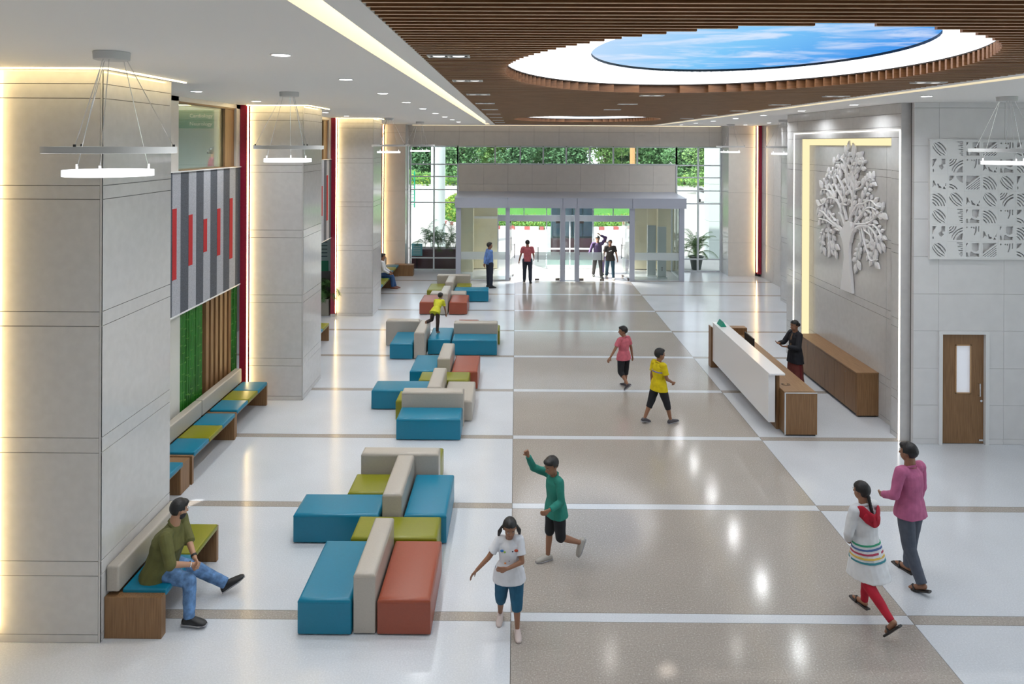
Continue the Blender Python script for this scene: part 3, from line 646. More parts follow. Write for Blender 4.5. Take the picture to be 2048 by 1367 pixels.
# ---------------- reception desk ----------------
t = thing('reception_desk', 'long white and wood reception desk with raised glossy counter', 'reception desk', (5.3, 15.4, 0))
B().box(4.87, 13.50, .17, 5.0, 17.32, 1.10, .004, 1).build('front_panel', whitegl, t)
B().box(4.865, 13.44, 1.09, 5.17, 17.33, 1.125, .004, 1).build('counter_top', whitegl, t)
B().box(5.06, 13.60, 0, 5.12, 17.3, 1.09).build('inner_panel', woodz, t)
B().box(5.12, 13.34, .77, 5.72, 17.34, .81, .003, 1).build('worktop', woody, t)
b = B().box(5.11, 13.27, .03, 5.71, 13.31, .81); b.box(5.11, 13.31, .03, 5.14, 13.95, .77); b.box(5.68, 13.31, .03, 5.71, 13.95, .77); b.box(5.11, 13.93, .03, 5.71, 13.97, .77)
b.box(5.14, 13.29, .77, 5.71, 13.36, .81)
b.build('end_pedestal', woodz, t)
B().box(5.095, 13.262, .03, 5.115, 13.275, .82).build('metal_edge', alul, t); B().box(5.115, 13.262, .808, 5.71, 13.28, .82).build('metal_edge', alul, t)
B().box(5.13, 13.30, 0, 5.69, 13.9, .03).build('plinth', dark, t)
b = B().box(4.83, 17.33, 0, 4.86, 17.55, 1.0); b.box(4.86, 17.33, 0, 5.72, 17.37, .98); b.box(5.2, 17.37, .0, 5.72, 17.55, .98); b.build('far_end_panel', woodz, t)
t = thing('desk_nameplate', 'small green desk sign on the far end of the white counter', 'sign', (5.0, 17.0, 1.125))
B().poly([(4.93, 16.85, 1.126), (5.07, 16.85, 1.126), (5.0, 16.85, 1.24)], (0, .34, 0)).build('body', mat('sign_teal_green', (.0, .30, .20), .4), t)
text('Reception', .065, white, t, (4.958, 17.02, 1.16), (math.radians(58), 0, -math.pi/2))
t = thing('computer_monitor', 'black computer monitor behind the white counter', 'monitor', (5.38, 15.95, .81))
B().box(5.30, 15.65, .90, 5.335, 16.25, 1.18, .005, 1).build('housing', dark, t); B().box(5.335, 15.67, .92, 5.34, 16.23, 1.16).build('screen', mat('dark_screen', (.01, .02, .04), .1), t)
B().box(5.31, 15.92, .82, 5.335, 15.98, .92).build('stand', dark, t); B().box(5.22, 15.85, .81, 5.42, 16.05, .822, .003, 1).build('base', dark, t)
b = B(); pts = [Vector((5.22+.05*math.cos(a*.7)+.012*a, 13.75+.05*math.sin(a*.7), .815)) for a in range(16)]
for p, q in zip(pts, pts[1:]): b.tube(p, q, .004, n=5)
b.build('loose_cable', dark, label='black cable coiled on the near end of the desk', cat='cable')
# credenza
t = thing('credenza', 'long low brown wood cupboard along the tree wall', 'cupboard', (7.13, 15.65, 0))
B().box(6.94, 14.25, .05, 7.355, 17.12, .86).build('carcass', woodz, t); B().box(6.96, 14.27, 0, 7.33, 17.1, .05).build('plinth', dark, t)
B().box(6.95, 14.24, .865, 7.355, 17.13, .875).build('shadow_gap', dark, t); B().box(6.90, 14.21, .875, 7.357, 17.14, .905, .002, 1).build('top', woody, t)
B().box(6.915, 14.22, .03, 7.356, 14.25, .875).build('end_panel', woodz, t)
for i in range(6):
    y0 = 14.262+i*.477
    d = B().box(6.915, y0, .06, 6.938, y0+.470, .86).build('door', woodz, t)
    if i % 2 == 0: B().tube((6.915, y0+.43, .78), (6.903, y0+.43, .78), .011, n=10).build('lock', chrome, d)
# ---------------- cut-out wall panel ----------------
def clip(poly, hp):
    for a, b_, c in hp:   # keep a*x+b*y<=c
        out = []
        for i in range(len(poly)):
            p, q = poly[i-1], poly[i]; dp, dq = a*p[0]+b_*p[1]-c, a*q[0]+b_*q[1]-c
            if (dp <= 0) != (dq <= 0):
                s = dp/(dp-dq); out.append((p[0]+(q[0]-p[0])*s, p[1]+(q[1]-p[1])*s))
            if dq <= 0: out.append(q)
        poly = out
        if len(poly) < 3: return []
    return poly
SQ = [(-1, 0, -.1), (1, 0, .9), (0, -1, -.1), (0, 1, .9)]
def arc(cx, cy, r0, r1, extra=()):
    n = 40; P_ = [(cx+r1*math.cos(2*math.pi*i/(2*n)), cy+r1*math.sin(2*math.pi*i/(2*n))) for i in range(2*n+1)]
    out = []
    # keep the quadrant facing the tile centre
    a0 = math.atan2(.5-cy, .5-cx)-1.1; a1 = a0+2.2
    A = [a0+(a1-a0)*i/n for i in range(n+1)]
    poly = [(cx+r1*math.cos(a), cy+r1*math.sin(a)) for a in A]+[(cx+r0*math.cos(a), cy+r0*math.sin(a)) for a in reversed(A)]
    return clip(poly, SQ+list(extra))
def rect(x0, y0, x1, y1): return [(x0, y0), (x1, y0), (x1, y1), (x0, y1)]
def blob(cx, cy, rx, ry, n=12): return [(cx+rx*math.cos(6.283*i/n), cy+ry*math.sin(6.283*i/n)) for i in range(n)]
LO, HI = (1, 1, .96), (-1, -1, -1.06)
MO = {
 'A': [arc(1.25, 1.2, .90, 1.06, [LO]), arc(1.25, 1.2, 1.12, 1.17, [LO]), arc(1.25, 1.2, 1.25, 1.31, [LO]), arc(-.2, -.2, .98, 1.14, [HI]), arc(-.2, -.2, 1.22, 1.30, [HI])],
 'B': [rect(.9-l, .12+.11*i, .9, .16+.11*i) for i, l in enumerate((.12, .2, .13, .25, .12, .3, .2, .34)) if .16+.11*i < .95],
 'C': [[(.1, .9), (.22, .9), (.1, .66)], [(.45, .9), (.45, .52), (.55, .45), (.72, .42), (.86, .5), (.88, .9)], [(.1, .1), (.1, .36), (.2, .34), (.26, .1)], [(.34, .34), (.42, .4), (.6, .3), (.88, .27), (.88, .1), (.3, .1)]],
 'D': [[(.1, .9), (.9, .9), (.1, .28)]]+[clip([(-.2, y), (1.2, y+1.085), (1.2, y+1.14), (-.2, y+.055)], SQ) for y in (-.12, -.25, -.38, -.51, -.64, -.78)],
 'E': [blob(.16, .84, .05, .05), blob(.42, .84, .05, .04), blob(.56, .82, .05, .06), [(.66, .9), (.74, .9), (.72, .6), (.62, .36), (.56, .38), (.64, .6)], rect(.82, .58, .88, .9)],
 'F': [[(.1, .9), (.34, .9), (.1, .4)], [(.64, .9), (.86, .9), (.86, .6), (.7, .56), (.78, .4), (.66, .26), (.5, .36), (.48, .5), (.64, .62)], blob(.15, .2, .04, .09)],
 'G': [arc(.0, 1.0, .2, .27), arc(.0, 1.0, .34, .41), arc(.0, 1.0, .48, .55), arc(1.1, -.1, .88, .95, [(-1, 0, -.25)]), arc(1.1, -.1, .73, .80, [(-1, 0, -.25)]), clip(blob(1.1, -.1, .62, .62, 30), SQ)],
 'H': [[(.1, .2), (.12, .62), (.2, .6), (.24, .5), (.34, .3), (.22, .34)], [(.38, .42), (.44, .44), (.5, .3), (.62, .24), (.66, .14), (.44, .18)], [(.7, .12), (.9, .12), (.78, .26)], [(.84, .3), (.9, .5), (.9, .28)]],
 'I': [clip(blob(0, 1, .42, .42, 24), SQ), clip(blob(1, 1, .52, .52, 24), SQ), arc(.05, -.2, .4, .47), arc(.05, -.2, .56, .62)],
 'J': [arc(-.1, -.1, r, r+.07, [(-.12, 1, .8)]) for r in (.42, .58, .74, .90, 1.05)]+[arc(-.1, -.1, .42, .9, [(.12, -1, -.9)])],
 'K': [arc(.0, 1.0, .2, .27), arc(.0, 1.0, .34, .41), arc(.0, 1.0, .48, .55), arc(1.1, -.1, .70, .80, [(-1, 0, -.25)]), arc(1.1, -.1, .88, .95, [(-1, 0, -.25)])]}
GR = ['ABCDEIGB', 'FGEHCJAD', 'HIDJAFCE', 'JAHAKJHG', 'ABCJEIDB', 'FGEHCJAE', 'ABCDEIGC']
TS = .309; LX0, LZ1 = 7.62, 5.60
lp = thing('cutout_wall_panel', 'white square wall panel cut through with arcs and stripes', 'wall panel', (9.0, 12.91, 3.43))
MM = {}
for k, H_ in MO.items():
    H_ = [[(x*TS, y*TS) for x, y in h] for h in H_ if len(h) > 2]
    MM[k] = plane_holes('cutout_tile', 0, 0, TS-.0008, 0, TS-.0008, H_, MAT['white_paint'], 'mesh', th=.025)
for r_i, row in enumerate(GR):
    for c_i, k in enumerate(row):
        o = bpy.data.objects.new('cutout_tile', MM[k]); C.objects.link(o); o.parent = lp; o.rotation_euler = (math.pi/2, 0, 0)
        o.location = Vector((LX0+c_i*TS, 12.925, LZ1-(r_i+1)*TS))-lp.location
b = B(); xe = LX0+8*TS; z0 = LZ1-7*TS
b.box(LX0-.02, 12.90, z0-.02, LX0, 12.96, LZ1+.02); b.box(LX0, 12.90, z0-.02, xe, 12.96, z0); b.box(LX0, 12.90, LZ1, xe, 12.96, LZ1+.02)
b.build('edge_frame', white, lp)
# ---------------- tree relief ----------------
def ray(px, py):
    return f_+r2*((px-1024)/F)-u2*((py-287.6)/F)
def atX(px, py, X):
    d = ray(px, py); t = X/d.x; return (d.y*t, 5.5+d.z*t)
TX = 7.30
def tp(cx, cy): return atX(1600+cx/4.27, 280+cy/4.27, TX)
tr = thing('tree_relief', 'white tree sculpture with curling branches and many leaves on the stone wall', 'wall sculpture', (TX, 15.4, 2.3))
trm = mat('white_relief', (.90, .90, .92), rough=.4)
def ribbon(pts, ws, name='branch', th=.045):
    # smooth polyline (Catmull-Rom)
    P_ = []; W_ = []
    n = len(pts)
    for i in range(n-1):
        p0, p1, p2, p3 = pts[max(0, i-1)], pts[i], pts[i+1], pts[min(n-1, i+2)]
        for k in range(5):
            t = k/5; q = []
            for j in (0, 1): q.append(.5*((2*p1[j])+(-p0[j]+p2[j])*t+(2*p0[j]-5*p1[j]+4*p2[j]-p3[j])*t*t+(-p0[j]+3*p1[j]-3*p2[j]+p3[j])*t**3))
            P_.append(q); W_.append(ws[0]+(ws[1]-ws[0])*(i+t)/(n-1))
    P_.append(list(pts[-1])); W_.append(ws[1])
    b = B(); L, R = [], []
    for i, p in enumerate(P_):
        a = P_[max(0, i-1)]; c = P_[min(len(P_)-1, i+1)]; dy, dz = c[0]-a[0], c[1]-a[1]; l = math.hypot(dy, dz) or 1
        ny, nz = -dz/l, dy/l; w2 = W_[i]/2
        L.append((p[0]+ny*w2, p[1]+nz*w2)); R.append((p[0]-ny*w2, p[1]-nz*w2))
    V = [[b.b.verts.new((x, q[0], q[1])) for q in S_l] for S_l in (L, R) for x in (TX, TX+th)]
    Lf, Lb, Rf, Rb = V
    mid = [b.b.verts.new((TX-.012, p[0], p[1])) for p in P_]
    for i in range(len(P_)-1):
        b.b.faces.new((Lf[i], Lf[i+1], mid[i+1], mid[i])); b.b.faces.new((mid[i], mid[i+1], Rf[i+1], Rf[i]))
        b.b.faces.new((Lb[i], Lb[i+1], Lf[i+1], Lf[i])); b.b.faces.new((Rf[i], Rf[i+1], Rb[i+1], Rb[i]))
    b.b.faces.new((Lf[-1], Lb[-1], Rb[-1], Rf[-1], mid[-1])); b.b.faces.new((Lf[0], mid[0], Rf[0], Rb[0], Lb[0]))
    b.build(name, trm, tr); return P_
trunk = [(347, 1270), (362, 1130), (378, 1000), (372, 900), (358, 840), (340, 790), (372, 740), (385, 700), (410, 690), (432, 700), (440, 760), (470, 745), (432, 830), (424, 900), (420, 960), (425, 1050), (438, 1180), (447, 1310)]
B().poly([(TX-.012, *tp(*p)) for p in trunk], (.06, 0, 0)).build('trunk', trm, tr)
BR = [([(405, 800), (430, 640), (445, 520), (440, 460), (410, 400), (375, 330)], 34, 9), ([(440, 520), (455, 420), (428, 330), (430, 240), (452, 170), (470, 110)], 24, 7),
 ([(447, 480), (470, 380), (455, 290), (480, 200), (485, 120)], 16, 6), ([(385, 740), (350, 640), (335, 560), (290, 500), (240, 495), (205, 540), (150, 565)], 28, 8),
 ([(350, 620), (370, 540), (330, 450), (290, 370), (285, 280), (300, 200), (345, 190)], 18, 6), ([(390, 680), (370, 560), (375, 450), (352, 380), (310, 300)], 16, 6),
 ([(380, 800), (320, 740), (250, 680), (200, 620), (165, 600)], 30, 8), ([(300, 735), (250, 705), (235, 770), (245, 850), (255, 940)], 14, 5), ([(235, 710), (200, 770), (180, 840), (190, 900)], 12, 5),
 ([(335, 775), (290, 760), (275, 820), (290, 925)], 14, 5), ([(425, 870), (450, 780), (510, 735), (580, 740), (630, 790), (650, 850), (630, 930), (610, 1000)], 30, 6),
 ([(520, 745), (540, 850), (570, 950), (600, 1025), (650, 1020)], 14, 6), ([(508, 780), (515, 870), (490, 950), (475, 1040)], 14, 5), ([(430, 780), (470, 700), (520, 640), (560, 590), (600, 575), (650, 600)], 26, 6),
 ([(460, 715), (560, 712), (620, 680), (650, 640), (690, 612)], 16, 6), ([(470, 640), (500, 560), (560, 440), (590, 370), (620, 340)], 16, 6), ([(430, 660), (480, 560), (540, 540), (600, 515), (650, 560), (690, 570)], 18, 6),
 ([(470, 425), (520, 400), (570, 340), (600, 320)], 14, 6), ([(395, 430), (402, 330), (390, 220), (402, 100)], 14, 6), ([(400, 300), (375, 200), (345, 160), (295, 200)], 10, 6), ([(462, 300), (510, 240), (530, 190), (512, 150)], 12, 6),
 ([(245, 500), (230, 420), (215, 340), (240, 300)], 12, 5), ([(290, 500), (240, 430), (180, 420)], 12, 5), ([(545, 745), (620, 725), (680, 800), (680, 890)], 14, 6), ([(300, 490), (255, 380), (270, 300)], 12, 5), ([(300, 740), (230, 690), (160, 670)], 14, 6),
 ([(365, 550), (400, 550), (415, 510)], 14, 8), ([(560, 600), (600, 620), (590, 670)], 10, 5), ([(545, 770), (600, 820), (600, 900)], 10, 5), ([(270, 560), (240, 600), (300, 690)], 10, 5)]
pxm = 1/4.27*15.4/F*2.05; pzm = 1/4.27*15.4/F
leaf = B(); n = 12; pr_ = [(0, 0), (.12, .13), (.32, .25), (.55, .27), (.78, .15), (1, 0), (.78, -.15), (.55, -.27), (.32, -.25), (.12, -.13)]
vf = [leaf.b.verts.new((0, a, c)) for a, c in pr_]; vb = [leaf.b.verts.new((.035, a, c)) for a, c in pr_]
for i in range(10): leaf.b.faces.new((vf[i], vf[(i+1) % 10], vb[(i+1) % 10], vb[i]))
cc = leaf.b.verts.new((-.014, .5, 0))
for i in range(10): leaf.b.faces.new((vf[i], vf[(i+1) % 10], cc))
leafme = None; rnd = random.Random(3); nleaf = 0; placed = []
for pts, w0, w1 in BR:
    W = [tp(*p) for p in pts]; Q = ribbon(W, (w0*pzm*1.15, w1*pzm*1.5))
    step = 2 if len(Q) < 22 else 3
    for i in range(5, len(Q), step):
        for s in ((-1, 1) if i < len(Q)-1 else (0,)):
            y, z = Q[i]; a = Q[max(0, i-1)]; ang = math.atan2(z-a[1], y-a[0])+s*rnd.uniform(.6, 1.0)
            L = rnd.uniform(.14, .22)*(1.2 if i > len(Q)*.7 else .85)
            my, mz = y+math.cos(ang)*L*.6, z+math.sin(ang)*L*.6
            if any(math.hypot(my-p, mz-q) < .10 for p, q in placed) or nleaf > 235: continue
            placed.append((my, mz)); nleaf += 1
            y0, z0 = y+math.cos(ang)*.03, z+math.sin(ang)*.03
            if leafme is None:
                o = leaf.build('leaf', trm, tr, local=True); leafme = o.data; o.location = Vector((TX+.01, y0, z0))-tr.location; o.rotation_euler = (ang, 0, 0); o.scale = (1, L, L)
            else: shared('leaf', leafme, tr, Vector((TX+.01, y0, z0))-tr.location, rot=(ang, 0, 0), scale=(1, L, L))
# ---------------- entrance vestibule ----------------
VY = 28.2
v = thing('entrance_vestibule', 'grey aluminium and glass entrance lobby box with canopy', 'vestibule', (2.2, 29.3, 0))
posts = [(-2.42, -2.22), (-.42, -.25), (1.78, 1.98), (2.36, 2.55), (4.57, 4.77), (6.56, 6.76)]
for a, b_ in posts: B().box(a, VY-.06, 0, b_, VY+.1, 2.94).build('post', alu, v)
for a, b_ in ((-2.46, -.34), (-.33, 1.87), (1.88, 2.44), (2.45, 4.66), (4.67, 6.83)): B().box(a+.004, VY-.14, 2.93, b_-.004, VY-.1, 3.32).build('fascia_panel', alu, v)
B().box(-2.46, VY-.1, 2.95, 6.83, 30.3, 3.28).build('canopy_box', alu, v)
B().poly([(-2.47, VY-.15, 3.32), (-2.47, VY-.15, 3.34), (-2.47, 30.35, 3.44), (-2.47, 30.35, 3.32)], (9.31, 0, 0)).build('canopy_top', alu, v)
for x in (-2.42, 6.70): 
    B().box(x, VY+.1, 0, x+.06, 30.3, .05).build('side_sill', alul, v); B().box(x+.02, VY+.1, .05, x+.03, 30.3, 2.93).build('side_glass', glass, v)
    B().box(x, 30.24, 0, x+.06, 30.3, 2.93).build('side_mullion', alul, v)
for a, b_ in ((-2.22, -.42), (1.98, 2.36), (4.77, 6.56)):
    B().box(a, VY+.01, .04, b_, VY+.022, 2.93).build('fixed_glass', glass, v); B().box(a, VY-.005, .0, b_, VY+.04, .04).build('sill', alul, v)
    B().box(a, VY+.0, .84, b_, VY+.009, 1.15).build('frosted_band', frost, v)
B().box(-.25, VY+.01, 2.4, 1.78, VY+.022, 2.93).build('fixed_glass', glass, v); B().box(2.55, VY+.01, 2.4, 4.57, VY+.022, 2.93).build('fixed_glass', glass, v)
def gdoor(lab, hx, w_, rz, hs):
    t = thing('glass_door', lab, 'glass door', (hx, VY+.02, .01), group='frameless vestibule doors')
    s = 1 if w_ > 0 else -1; W = abs(w_)
    def bx(a, b_, y0, y1, z0, z1, nm, m): 
        x0, x1 = sorted((s*a, s*b_)); B().box(x0, y0, z0, x1, y1, z1).build(nm, m, t, local=True)
    bx(.01, W, -.006, .006, .01, 2.38, 'pane', glass); bx(.01, W, -.009, -.007, .83, 1.14, 'frosted_band', frost)
    for z in (.0, 2.30): bx(.0, .17, -.02, .02, z, z+.09, 'patch_fitting', MAT['patch']); 
    bx(W-.17, W-.0, -.02, .02, .0, .07, 'patch_fitting', MAT['patch'])
    x = s*(W-.12); b = B(); b.tube((x, -.06, .75), (x, -.06, 1.35), .014, n=8); b.tube((x, -.06, .8), (x, 0, .8), .009, n=6); b.tube((x, -.06, 1.3), (x, 0, 1.3), .009, n=6); b.build('pull_handle', dark, t, local=True)
    t.rotation_euler = (0, 0, rz)
mat('patch', (.12, .10, .09), .35)
gdoor('glass door leaf swung open left of the man in salmon shirt', -.24, 1.0, math.radians(82), 1)
gdoor('closed glass door leaf right of the man in salmon shirt', 1.77, -1.0, 0, 1)
gdoor('closed glass door leaf in front of the three walkers', 2.56, 1.0, 0, 1)
gdoor('glass door leaf swung open right of the three walkers', 4.56, -1.0, -math.radians(82), 1)
# outer lobby walls and doors
ow = thing('wall_outer_lobby', 'beige outer walls of the entrance lobby', 'wall', (2, 31, 0), kind='structure')
bei = mat('cream_wall', (.80, .74, .56), .5)
B().box(-2.45, 30.1, 0, -1.85, 31.3, 2.93).build('pier', bei, ow); B().box(-1.85, 30.95, 0, -.82, 31.3, 2.93).build('pier', bei, ow)
B().box(-1.85, 30.85, 2.2, -.82, 30.95, 2.3).build('ledge', white, ow)
B().box(5.25, 30.95, 0, 6.2, 31.3, 2.93).build('pier', bei, ow); B().box(6.2, 30.6, 0, 6.9, 31.3, 2.93).build('pier', bei, ow)
t = thing('outer_door_frame', 'grey framed outer glazing of the entrance lobby', 'glazed frame', (2.2, 31, 0))
B().box(-.82, 30.98, 2.08, 5.25, 31.1, 2.35).build('header', alu, t)
for a, b_ in ((-.82, .35), (.35, 1.35), (1.35, 3.4), (3.4, 4.3), (4.3, 5.25)):
    B().box(a+.02, 31.03, 2.37, b_-.02, 31.04, 2.93).build('top_pane', glassg, t); B().box(b_-.02, 31.0, 2.35, b_+.02, 31.07, 2.93).build('mullion', alu, t)
for a, b_ in ((1.35, 2.37), (2.39, 3.4)):
    B().box(a, 31.03, .14, b_, 31.04, 2.08).build('pane', glassg, t); B().box(a, 31.0, 0, b_, 31.07, .14).build('bottom_rail', alul, t); B().box(a, 31.0, .84, b_, 31.07, .90).build('mid_rail', alul, t)
for x in (-.82, 1.33, 2.36, 3.38, 5.2): B().box(x, 31.0, 0, x+.05, 31.07, 2.08).build('mullion', alu, t)
# metal detector
t = thing('metal_detector', 'grey walk-through metal detector inside the lobby', 'metal detector', (5.9, 29.1, 0))
grey = mat('detector_grey', (.5, .55, .56), .4)
for (x, y) in ((5.68, 29.32), (6.02, 28.88)):
    p = B().box(x-.17, y-.03, .05, x+.17, y+.03, 2.12, .01, 1).build('side_panel', grey, t)
    B().box(x-.19, y-.045, .04, x-.17, y+.045, 2.14, .004, 1).build('edge_strip', white, p); B().box(x-.2, y-.09, 0, x+.2, y+.09, .05, .005, 1).build('foot', grey, p)
for i in range(3): B().box(6.0, 28.835, .3+i*.06, 6.03, 28.85, .34+i*.06).build('indicator', dark, t)
# ---------------- outside ----------------
B().box(-90, 30.5, -.4, 110, 260, -.03).build('ground', mat('concrete_paving', (.62, .60, .57), .8, noise=.08, scale=.6), kind='structure')
cx0, cy0, RX, RY, NP = 2.6, 59.2, 8.8, 14.0, 3.2
def se(a, g_=0):
    c, s = math.cos(a), math.sin(a)
    return (cx0+(RX+g_)*math.copysign(abs(c)**(2/NP), c), cy0+(RY+g_)*math.copysign(abs(s)**(2/NP), s))
lawn = mat('lawn_green', (.13, .33, .045), .9, noise=.35, scale=14)
isl = thing('garden_island', 'lawn island in the drive with hedge border', 'lawn', (cx0, cy0, 0))
bb = B(); A = [2*math.pi*i/96 for i in range(96)]
bb.poly([(*se(a, -.15), -.03) for a in A], (0, 0, .12)).build('turf', lawn, isl)
# curb blocks along the outline by arc length
pts = [se(2*math.pi*i/2000) for i in range(2000)]
acc = [0]
for p, q in zip(pts, pts[1:]+pts[:1]): acc.append(acc[-1]+math.hypot(q[0]-p[0], q[1]-p[1]))
curbw = mat('curb_white', (.8, .79, .76), .7); curbr = mat('curb_red', (.45, .13, .12), .7)
def at_len(s):
    s %= acc[-1]; lo = 0; hi = len(acc)-1
    while hi-lo > 1:
        m_ = (lo+hi)//2
        if acc[m_] <= s: lo = m_
        else: hi = m_
    return Vector((*pts[lo % 2000], 0))
s = 0; red_ = True
while s < acc[-1]-.3:
    L = .34 if red_ else .62; p, q = at_len(s), at_len(s+L-.02); d = (q-p).normalized(); nrm = Vector((d.y, -d.x, 0))*.12
    B().poly([tuple(p-nrm)[:2]+(-.03,), tuple(q-nrm)[:2]+(-.03,), tuple(q+nrm)[:2]+(-.03,), tuple(p+nrm)[:2]+(-.03,)], (0, 0, .20)).build('curb_block', curbr if red_ else curbw, isl, label='red curb block' if red_ else 'white curb block')
    s += L; red_ = not red_
def leafcloud(b, c, r, n, sz, rnd, flat=1):
    for _ in range(n):
        u = rnd.uniform(-1, 1); a = rnd.uniform(0, 6.283); q = math.sqrt(1-u*u); k = rnd.uniform(.55, 1)**.5
        p = Vector((c[0]+r[0]*k*q*math.cos(a), c[1]+r[1]*k*q*math.sin(a), c[2]+r[2]*k*u))
        d1 = Vector((rnd.uniform(-1, 1), rnd.uniform(-1, 1), rnd.uniform(-1, 1))).normalized()*sz*rnd.uniform(.6, 1.3); d2 = d1.orthogonal().normalized()*sz*rnd.uniform(.4, .8)
        b.b.faces.new([b.b.verts.new(v) for v in (p-d1, p+d2, p+d1, p-d2)])
rnd = random.Random(11)
hg = mat('hedge_green', (.10, .26, .035), .8, noise=.5, scale=5); hy = mat('hedge_yellow_green', (.33, .48, .08), .8, noise=.4, scale=5); fr_ = mat('flower_red', (.6, .15, .08), .7)
for nm, m_, nn, dz_ in (('hedge', hg, 9, 0), ('hedge_tips', hy, 7, .1), ('blossom', fr_, 1, .15)):
    b = B(); s = 0
    while s < acc[-1]:
        p = at_len(s); 
        if p.y < 72: 
            q = (p-Vector((cx0, cy0, 0)))*-.06; c = (p.x+q.x, p.y+q.y, .42+dz_)
            leafcloud(b, c, (.45, .45, .42), nn*(3 if m_ is not fr_ else 1), .075 if m_ is not fr_ else .05, rnd)
        s += .22
    b.build(nm, m_, isl, kind='stuff', recalc=False)
# far hedge line, lane edges
b = B(); b2 = B()
for i in range(150):
    x = -45+i*.75; leafcloud(b if i % 2 else b2, (x, 92+rnd.uniform(-1, 1), .7), (.8, .8, .8), 22, .2, rnd)
b.build('far_hedge', hg, label='low dark green hedge along the far side of the drive', cat='hedge', kind='stuff', recalc=False)
b2.build('far_hedge', hy, label='yellow-green shrubs mixed into the far hedge', cat='hedge', kind='stuff', recalc=False)
B().box(-60, 95, -.02, 90, 180, .02).build('far_lawn', lawn, kind='structure')
ORD2 = ['first', 'second', 'third', 'fourth', 'fifth', 'sixth', 'seventh', 'eighth', 'ninth', 'tenth', 'eleventh', 'twelfth', 'thirteenth', 'fourteenth', 'fifteenth', 'sixteenth', 'seventeenth', 'eighteenth', 'nineteenth', 'twentieth', 'twenty-first', 'twenty-second', 'twenty-third', 'twenty-fourth']
# trees: three crowns shared between copies
tg = [mat('tree_green_%s' % k, c, .8, noise=.5, scale=1.2) for k, c in (('dark', (.10, .23, .10)), ('mid', (.15, .32, .13)), ('light', (.26, .45, .15)))]
bark = mat('bark', (.16, .12, .09), .9)
TM = []
for k in range(3):
    rr = random.Random(50+k); b = B()
    for _ in range(16):
        a = rr.uniform(0, 6.283); q = rr.uniform(0, 2.6); c = (q*math.cos(a), q*math.sin(a), rr.uniform(2.3, 8.5)); r = rr.uniform(1.2, 2.0)
        leafcloud(b, c, (r, r, r*.8), 260, .22, rr)
    me = bpy.data.meshes.new('crown'); b.b.to_mesh(me); b.b.free(); me.materials.append(tg[k]); TM.append(me)
b = B(); b.tube((0, 0, -.1), (.1, 0, 3.2), .22, .15, 10); b.tube((.1, 0, 3.2), (-.9, .5, 5.8), .12, .05, 8); b.tube((.1, 0, 3.2), (1.0, -.4, 6), .12, .05, 8); b.tube((.1, 0, 3.2), (.2, .2, 7), .12, .05, 8)
tme = bpy.data.meshes.new('trunk'); b.b.to_mesh(tme); b.b.free(); tme.materials.append(bark)
kinds = ['dark dense', 'mid-green bushy', 'light green']
places = []
x = -32
for i in range(24):
    places.append((x, 97+random.uniform(-3, 6), (0, 1, 1, 2)[i % 4] if i % 5 else 0, random.uniform(.85, 1.15))); x += random.uniform(3.4, 4.4)
for i in range(16): places.append((-40+i*7+random.uniform(-1, 1), 118+random.uniform(-3, 3), i % 2, 1.25))
places += [(21.5, 78, 2, .8), (25.5, 84, 2, .9)]
for i, (x, y, k, s) in enumerate(places):
    row = 'front row' if y < 110 and i < 24 else ('back row' if y > 110 else 'nearer pair')
    num = i if i < 24 else (i-24 if i < 40 else i-40)
    t = thing('tree', '%s tree beyond the drive, %s from left in the %s' % (kinds[k], ORD2[num], row), 'tree', (x, y, -.03), random.uniform(0, 6), 'trees beyond the drive')
    shared('crown', TM[k], t, (0, 0, 0), scale=(s, s, s*.95)); shared('trunk', tme, t, (0, 0, 0), scale=(s, s, s))
# portico pillars
pil = mat('pillar_paint', (.72, .80, .78), .5)
b = B(); b.lathe((-4.02, 36, 0), [(.42, -.03), (.42, .3), (.37, .34), (.37, 8)], 28); b.build('portico_pillar', pil, label='round pale pillar outside the left entrance window', cat='pillar', smooth=True)
t = thing('portico_pillar', 'square panelled pale pillar outside the right entrance window', 'pillar', (9.85, 34.4, 0))
for z in range(9): B().box(9.35, 33.95, z*.9, 10.4, 34.9, z*.9+.89).build('pillar_panel', pil, t)
# outside planters
t = thing('outdoor_planter', 'long maroon planter with palms outside the left window', 'planter', (-3.55, 31.1, 0))
mar = mat('maroon_planter', (.10, .04, .055), .5)
B().box(-4.6, 30.75, -.02, -2.5, 31.5, .86, .02, 1).build('box', mar, t)
for k in range(5): palm(t, (-4.1+.34*k, 31.15, .85), .5, 9, .6, 1.05, frond, 70+k, up=1.1)
t = thing('potted_palm', 'palm in a dark green pot outside the right window', 'potted plant', (8.0, 31.1, 0))
b = B(); b.lathe((8.0, 31.1, 0), [(.2, -.02), (.29, .5), (.33, .52), (.33, .58), (.28, .58), (.26, .52)], 24); b.build('pot', mat('dark_green_pot', (.05, .075, .065), .5), t, smooth=True)
for k in range(3): palm(t, (8.0+.05*k-.05, 31.1, .52), .55, 10, .5, 1.05, frondl, 90+k, up=1.2)
t = thing('potted_shrub', 'small dark shrub in a pot partly hidden by the vestibule corner', 'potted plant', (7.1, 31.2, 0))
b = B(); b.lathe((7.1, 31.2, 0), [(.14, -.02), (.2, .35), (.22, .37)], 18); b.build('pot', 'dark_green_pot', t, smooth=True)
b = B(); leafcloud(b, (7.1, 31.2, 1.05), (.3, .3, .6), 350, .06, rnd); b.build('foliage', mat('purple_green_leaf', (.08, .09, .05), .6), t, recalc=False)
B().tube((7.1, 31.2, .3), (7.1, 31.2, 1.0), .02, n=8).build('stem', bark, t)
t = thing('standing_notice', 'pale blue notice board in front of the outdoor planter', 'notice board', (-4.42, 30.7, .5))
